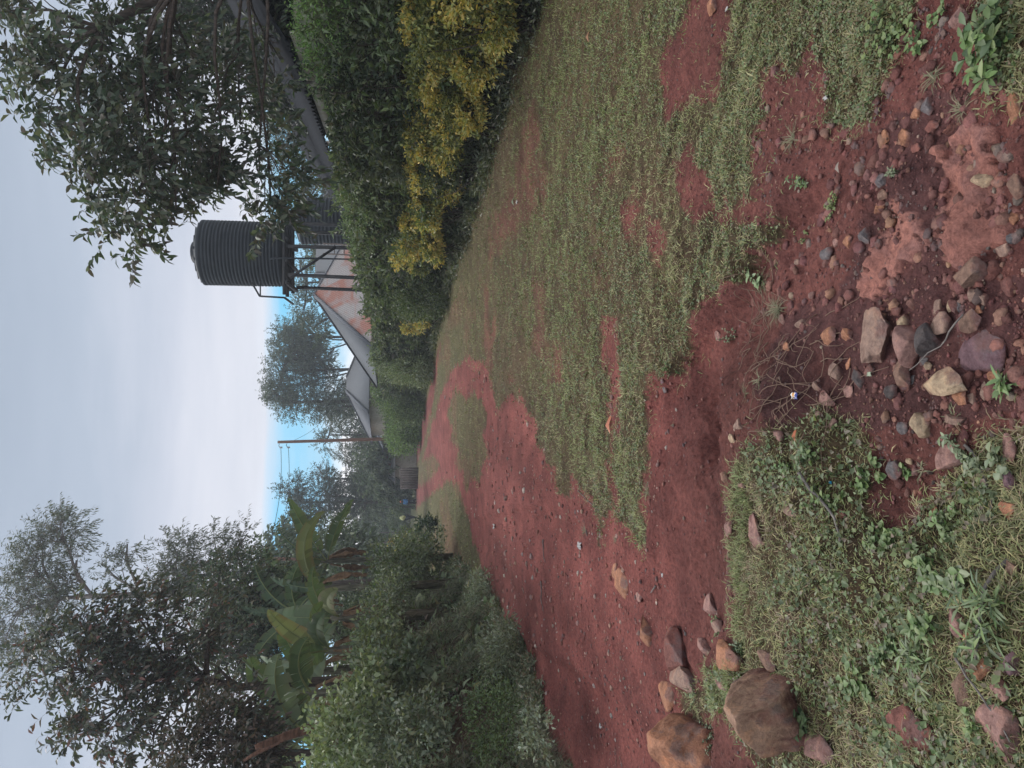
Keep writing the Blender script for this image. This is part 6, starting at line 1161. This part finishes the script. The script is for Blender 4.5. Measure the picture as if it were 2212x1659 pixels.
# ================================================================== PEOPLE
SK = {}
def skin_mat(n, c, r=.7):
    if n not in SK: SK[n] = m_noise(n, tuple(v*.85 for v in c), tuple(v*1.12 for v in c), 14, r, .15, .004)
    return SK[n]
def skinned(name, verts, edges, rad, mat, parent, sub=2, root_i=0):
    me = bpy.data.meshes.new(name); me.from_pydata([tuple(v) for v in verts], edges, []); o = bpy.data.objects.new(name, me); link(o); o.parent = parent; me.materials.append(mat)
    sm = o.modifiers.new('skin', 'SKIN'); sm.use_smooth_shade = True; ss_ = o.modifiers.new('sub', 'SUBSURF'); ss_.levels = sub; ss_.render_levels = sub
    if not me.skin_vertices: me.skin_vertices.new()
    for k, r in enumerate(rad):
        r = (r, r) if np.isscalar(r) else r; me.skin_vertices[0].data[k].radius = r; me.skin_vertices[0].data[k].use_root = (k == root_i)
    return o
def person(X, Y, Xh, y, label, top, legs, headc, rz, stride=.28, sack=None, skin=(.10,.055,.04)):
    b = at(X, Y, y); zg = float(height(b[0], y)); H = (at(Xh, Y, y)[2]-at(X, Y, y)[2])/1.0; s = H/1.75
    t = thing('person', (b[0], y, zg), label, 'person', rz=rz); S = lambda q: [(a*s, c*s, d*s) for a, c, d in q]
    f = stride
    V = [(0,0,.95),(0,0,1.15),(0,.01,1.38),(0,.01,1.50),(0,.03,1.60),(0,.04,1.70),
         (-.10,0,.90),(-.11,f*.55,.50),(-.11,f*.5,.09),(-.11,f*.5+.16,.03),
         (.10,0,.90),(.11,-f*.30,.49),(.11,-f-.05,.12),(.11,-f+.10,.03),
         (-.19,0,1.40),(-.25,-.06,1.13),(-.24,.08,.90),(.19,0,1.40),(.25,.05,1.13),(.24,.20,.93)]
    E = [(0,1),(1,2),(2,3),(3,4),(4,5),(0,6),(6,7),(7,8),(8,9),(0,10),(10,11),(11,12),(12,13),(2,14),(14,15),(15,16),(2,17),(17,18),(18,19)]
    Rr = [(.14,.11),(.12,.10),(.15,.11),.055,(.075,.09),(.07,.085),.085,.058,.042,.035,.085,.058,.042,.035,.055,.042,.030,.055,.042,.030]
    for hnd, sx_ in ((16,-1),(19,1)):
        h0 = np.array(V[hnd]); k = len(V); V.append(tuple(h0+[0,.01,-.08])); E.append((hnd, k)); Rr.append((.040,.020))
        for i in range(4): j = len(V); V += [tuple(h0+[0,-.03+.02*i,-.12-.004*(i%3)]), tuple(h0+[-sx_*.02,-.03+.02*i,-.165-.006*(i in (1,2))])]; E += [(k, j), (j, j+1)]; Rr += [.009,.008]
        j = len(V); V += [tuple(h0+[-sx_*.01,.045,-.07]), tuple(h0+[-sx_*.02,.06,-.11])]; E += [(hnd, j), (j, j+1)]; Rr += [.012,.009]
    Rr = [tuple(q*s for q in r) if not np.isscalar(r) else r*s for r in Rr]
    skinned('body', S(V), E, Rr, skin_mat('skin', skin), t)
    g = 1.18; tv = [V[i] for i in (0,1,2,14,15,16,17,18,19)]; tv[5] = tuple(np.array(V[15])*.3+np.array(V[16])*.7); tv[8] = tuple(np.array(V[18])*.3+np.array(V[19])*.7)
    skinned('jacket', S([(0,0,.86)]+tv), [(0,1),(1,2),(2,3),(3,4),(4,5),(5,6),(3,7),(7,8),(8,9)], [tuple(q*s*g for q in r) for r in ((.16,.125),(.155,.12),(.15,.12),(.175,.13),(.07,.07),(.055,.055),(.045,.045),(.07,.07),(.055,.055),(.045,.045))], skin_mat('cloth_'+top[0], top[1]), t)
    lv = [V[i] for i in (0,6,7,10,11)]+[tuple(np.array(V[8])+[0,0,.05]), tuple(np.array(V[12])+[0,0,.05])]
    skinned('trousers', S(lv), [(0,1),(1,2),(2,5),(0,3),(3,4),(4,6)], [tuple(q*s*1.15 for q in r) for r in ((.15,.12),(.10,.10),(.075,.075),(.10,.10),(.075,.075),(.06,.06),(.06,.06))], skin_mat('cloth_'+legs[0], legs[1]), t)
    for a in (9, 13):
        q = np.array(V[a]); skinned('shoe', S([tuple(q+[0,-.13,.01]), tuple(q+[0,.02,.0])]), [(0,1)], [.055*s,.045*s], skin_mat('cloth_shoe'+headc[0], (.5,.48,.45) if headc[0] == 'orange' else (.05,.04,.04)), t, 2)
    skinned('headscarf' if headc[0] == 'orange' else 'hair', S([(0,-.02,1.64),(0,-.01,1.72),(0,.0,1.77)]), [(0,1),(1,2)], [(.098*s,.10*s),(.10*s,.105*s),(.06*s,.07*s)], skin_mat('cloth_'+headc[0], headc[1]), t)
    fm = MB(); yv = .125
    for ex in (-.03,.03): vv, ff = ICO[1]; fm.add((vv*[.012,.008,.009]+[ex,yv-.012,1.655])*s, ff)
    vv, ff = ICO[2]; fm.add((vv*[.028,.008,.010]+[0,yv-.015,1.60])*s, ff); fc = fm.build('eyes_and_mouth', M['wire'], None); fc.parent = t
    nm = MB(); nm.add((vv*[.014,.022,.024]+[0,yv-.008,1.63])*s, ff)
    for ex in (-.085,.085): nm.add((vv*[.012,.022,.032]+[ex,.03,1.64])*s, ff)
    no = nm.build('nose_and_ears', skin_mat('skin', skin), None, smooth=True); no.parent = t
    return t
p1 = person(903,1083,866,62,'person in a blue top and orange headscarf walking along the road with dark trousers',('blue',(.06,.20,.42)),('black',(.02,.02,.025)),('orange',(.75,.22,.13)), math.radians(20))
p2 = person(906,1117,869,62,'person in dark clothes under a pale yellow sack, left of the other walker',('olive',(.05,.06,.06)),('darkgrey',(.03,.03,.035)),('dark',(.015,.013,.012)), math.radians(-15), .22)
q = p2.location; v, f = rock_mesh(3, 3, 9, .05); v = v*[.20,.15,.27]; o = mk('sack', v, [f], np.full(v.shape, .5), m_noise('sackcloth', (.50,.50,.22), (.66,.66,.36), 12, .85, .5, .02), None, smooth=True); o.location = (q[0]+.02, q[1]-.25, q[2]+1.17); set_props(o, 'pale yellow green sack on the back of the darkly dressed walker', 'sack')
print('objects', len(bpy.data.objects), 'polys', sum(len(m.polygons) for m in bpy.data.meshes))
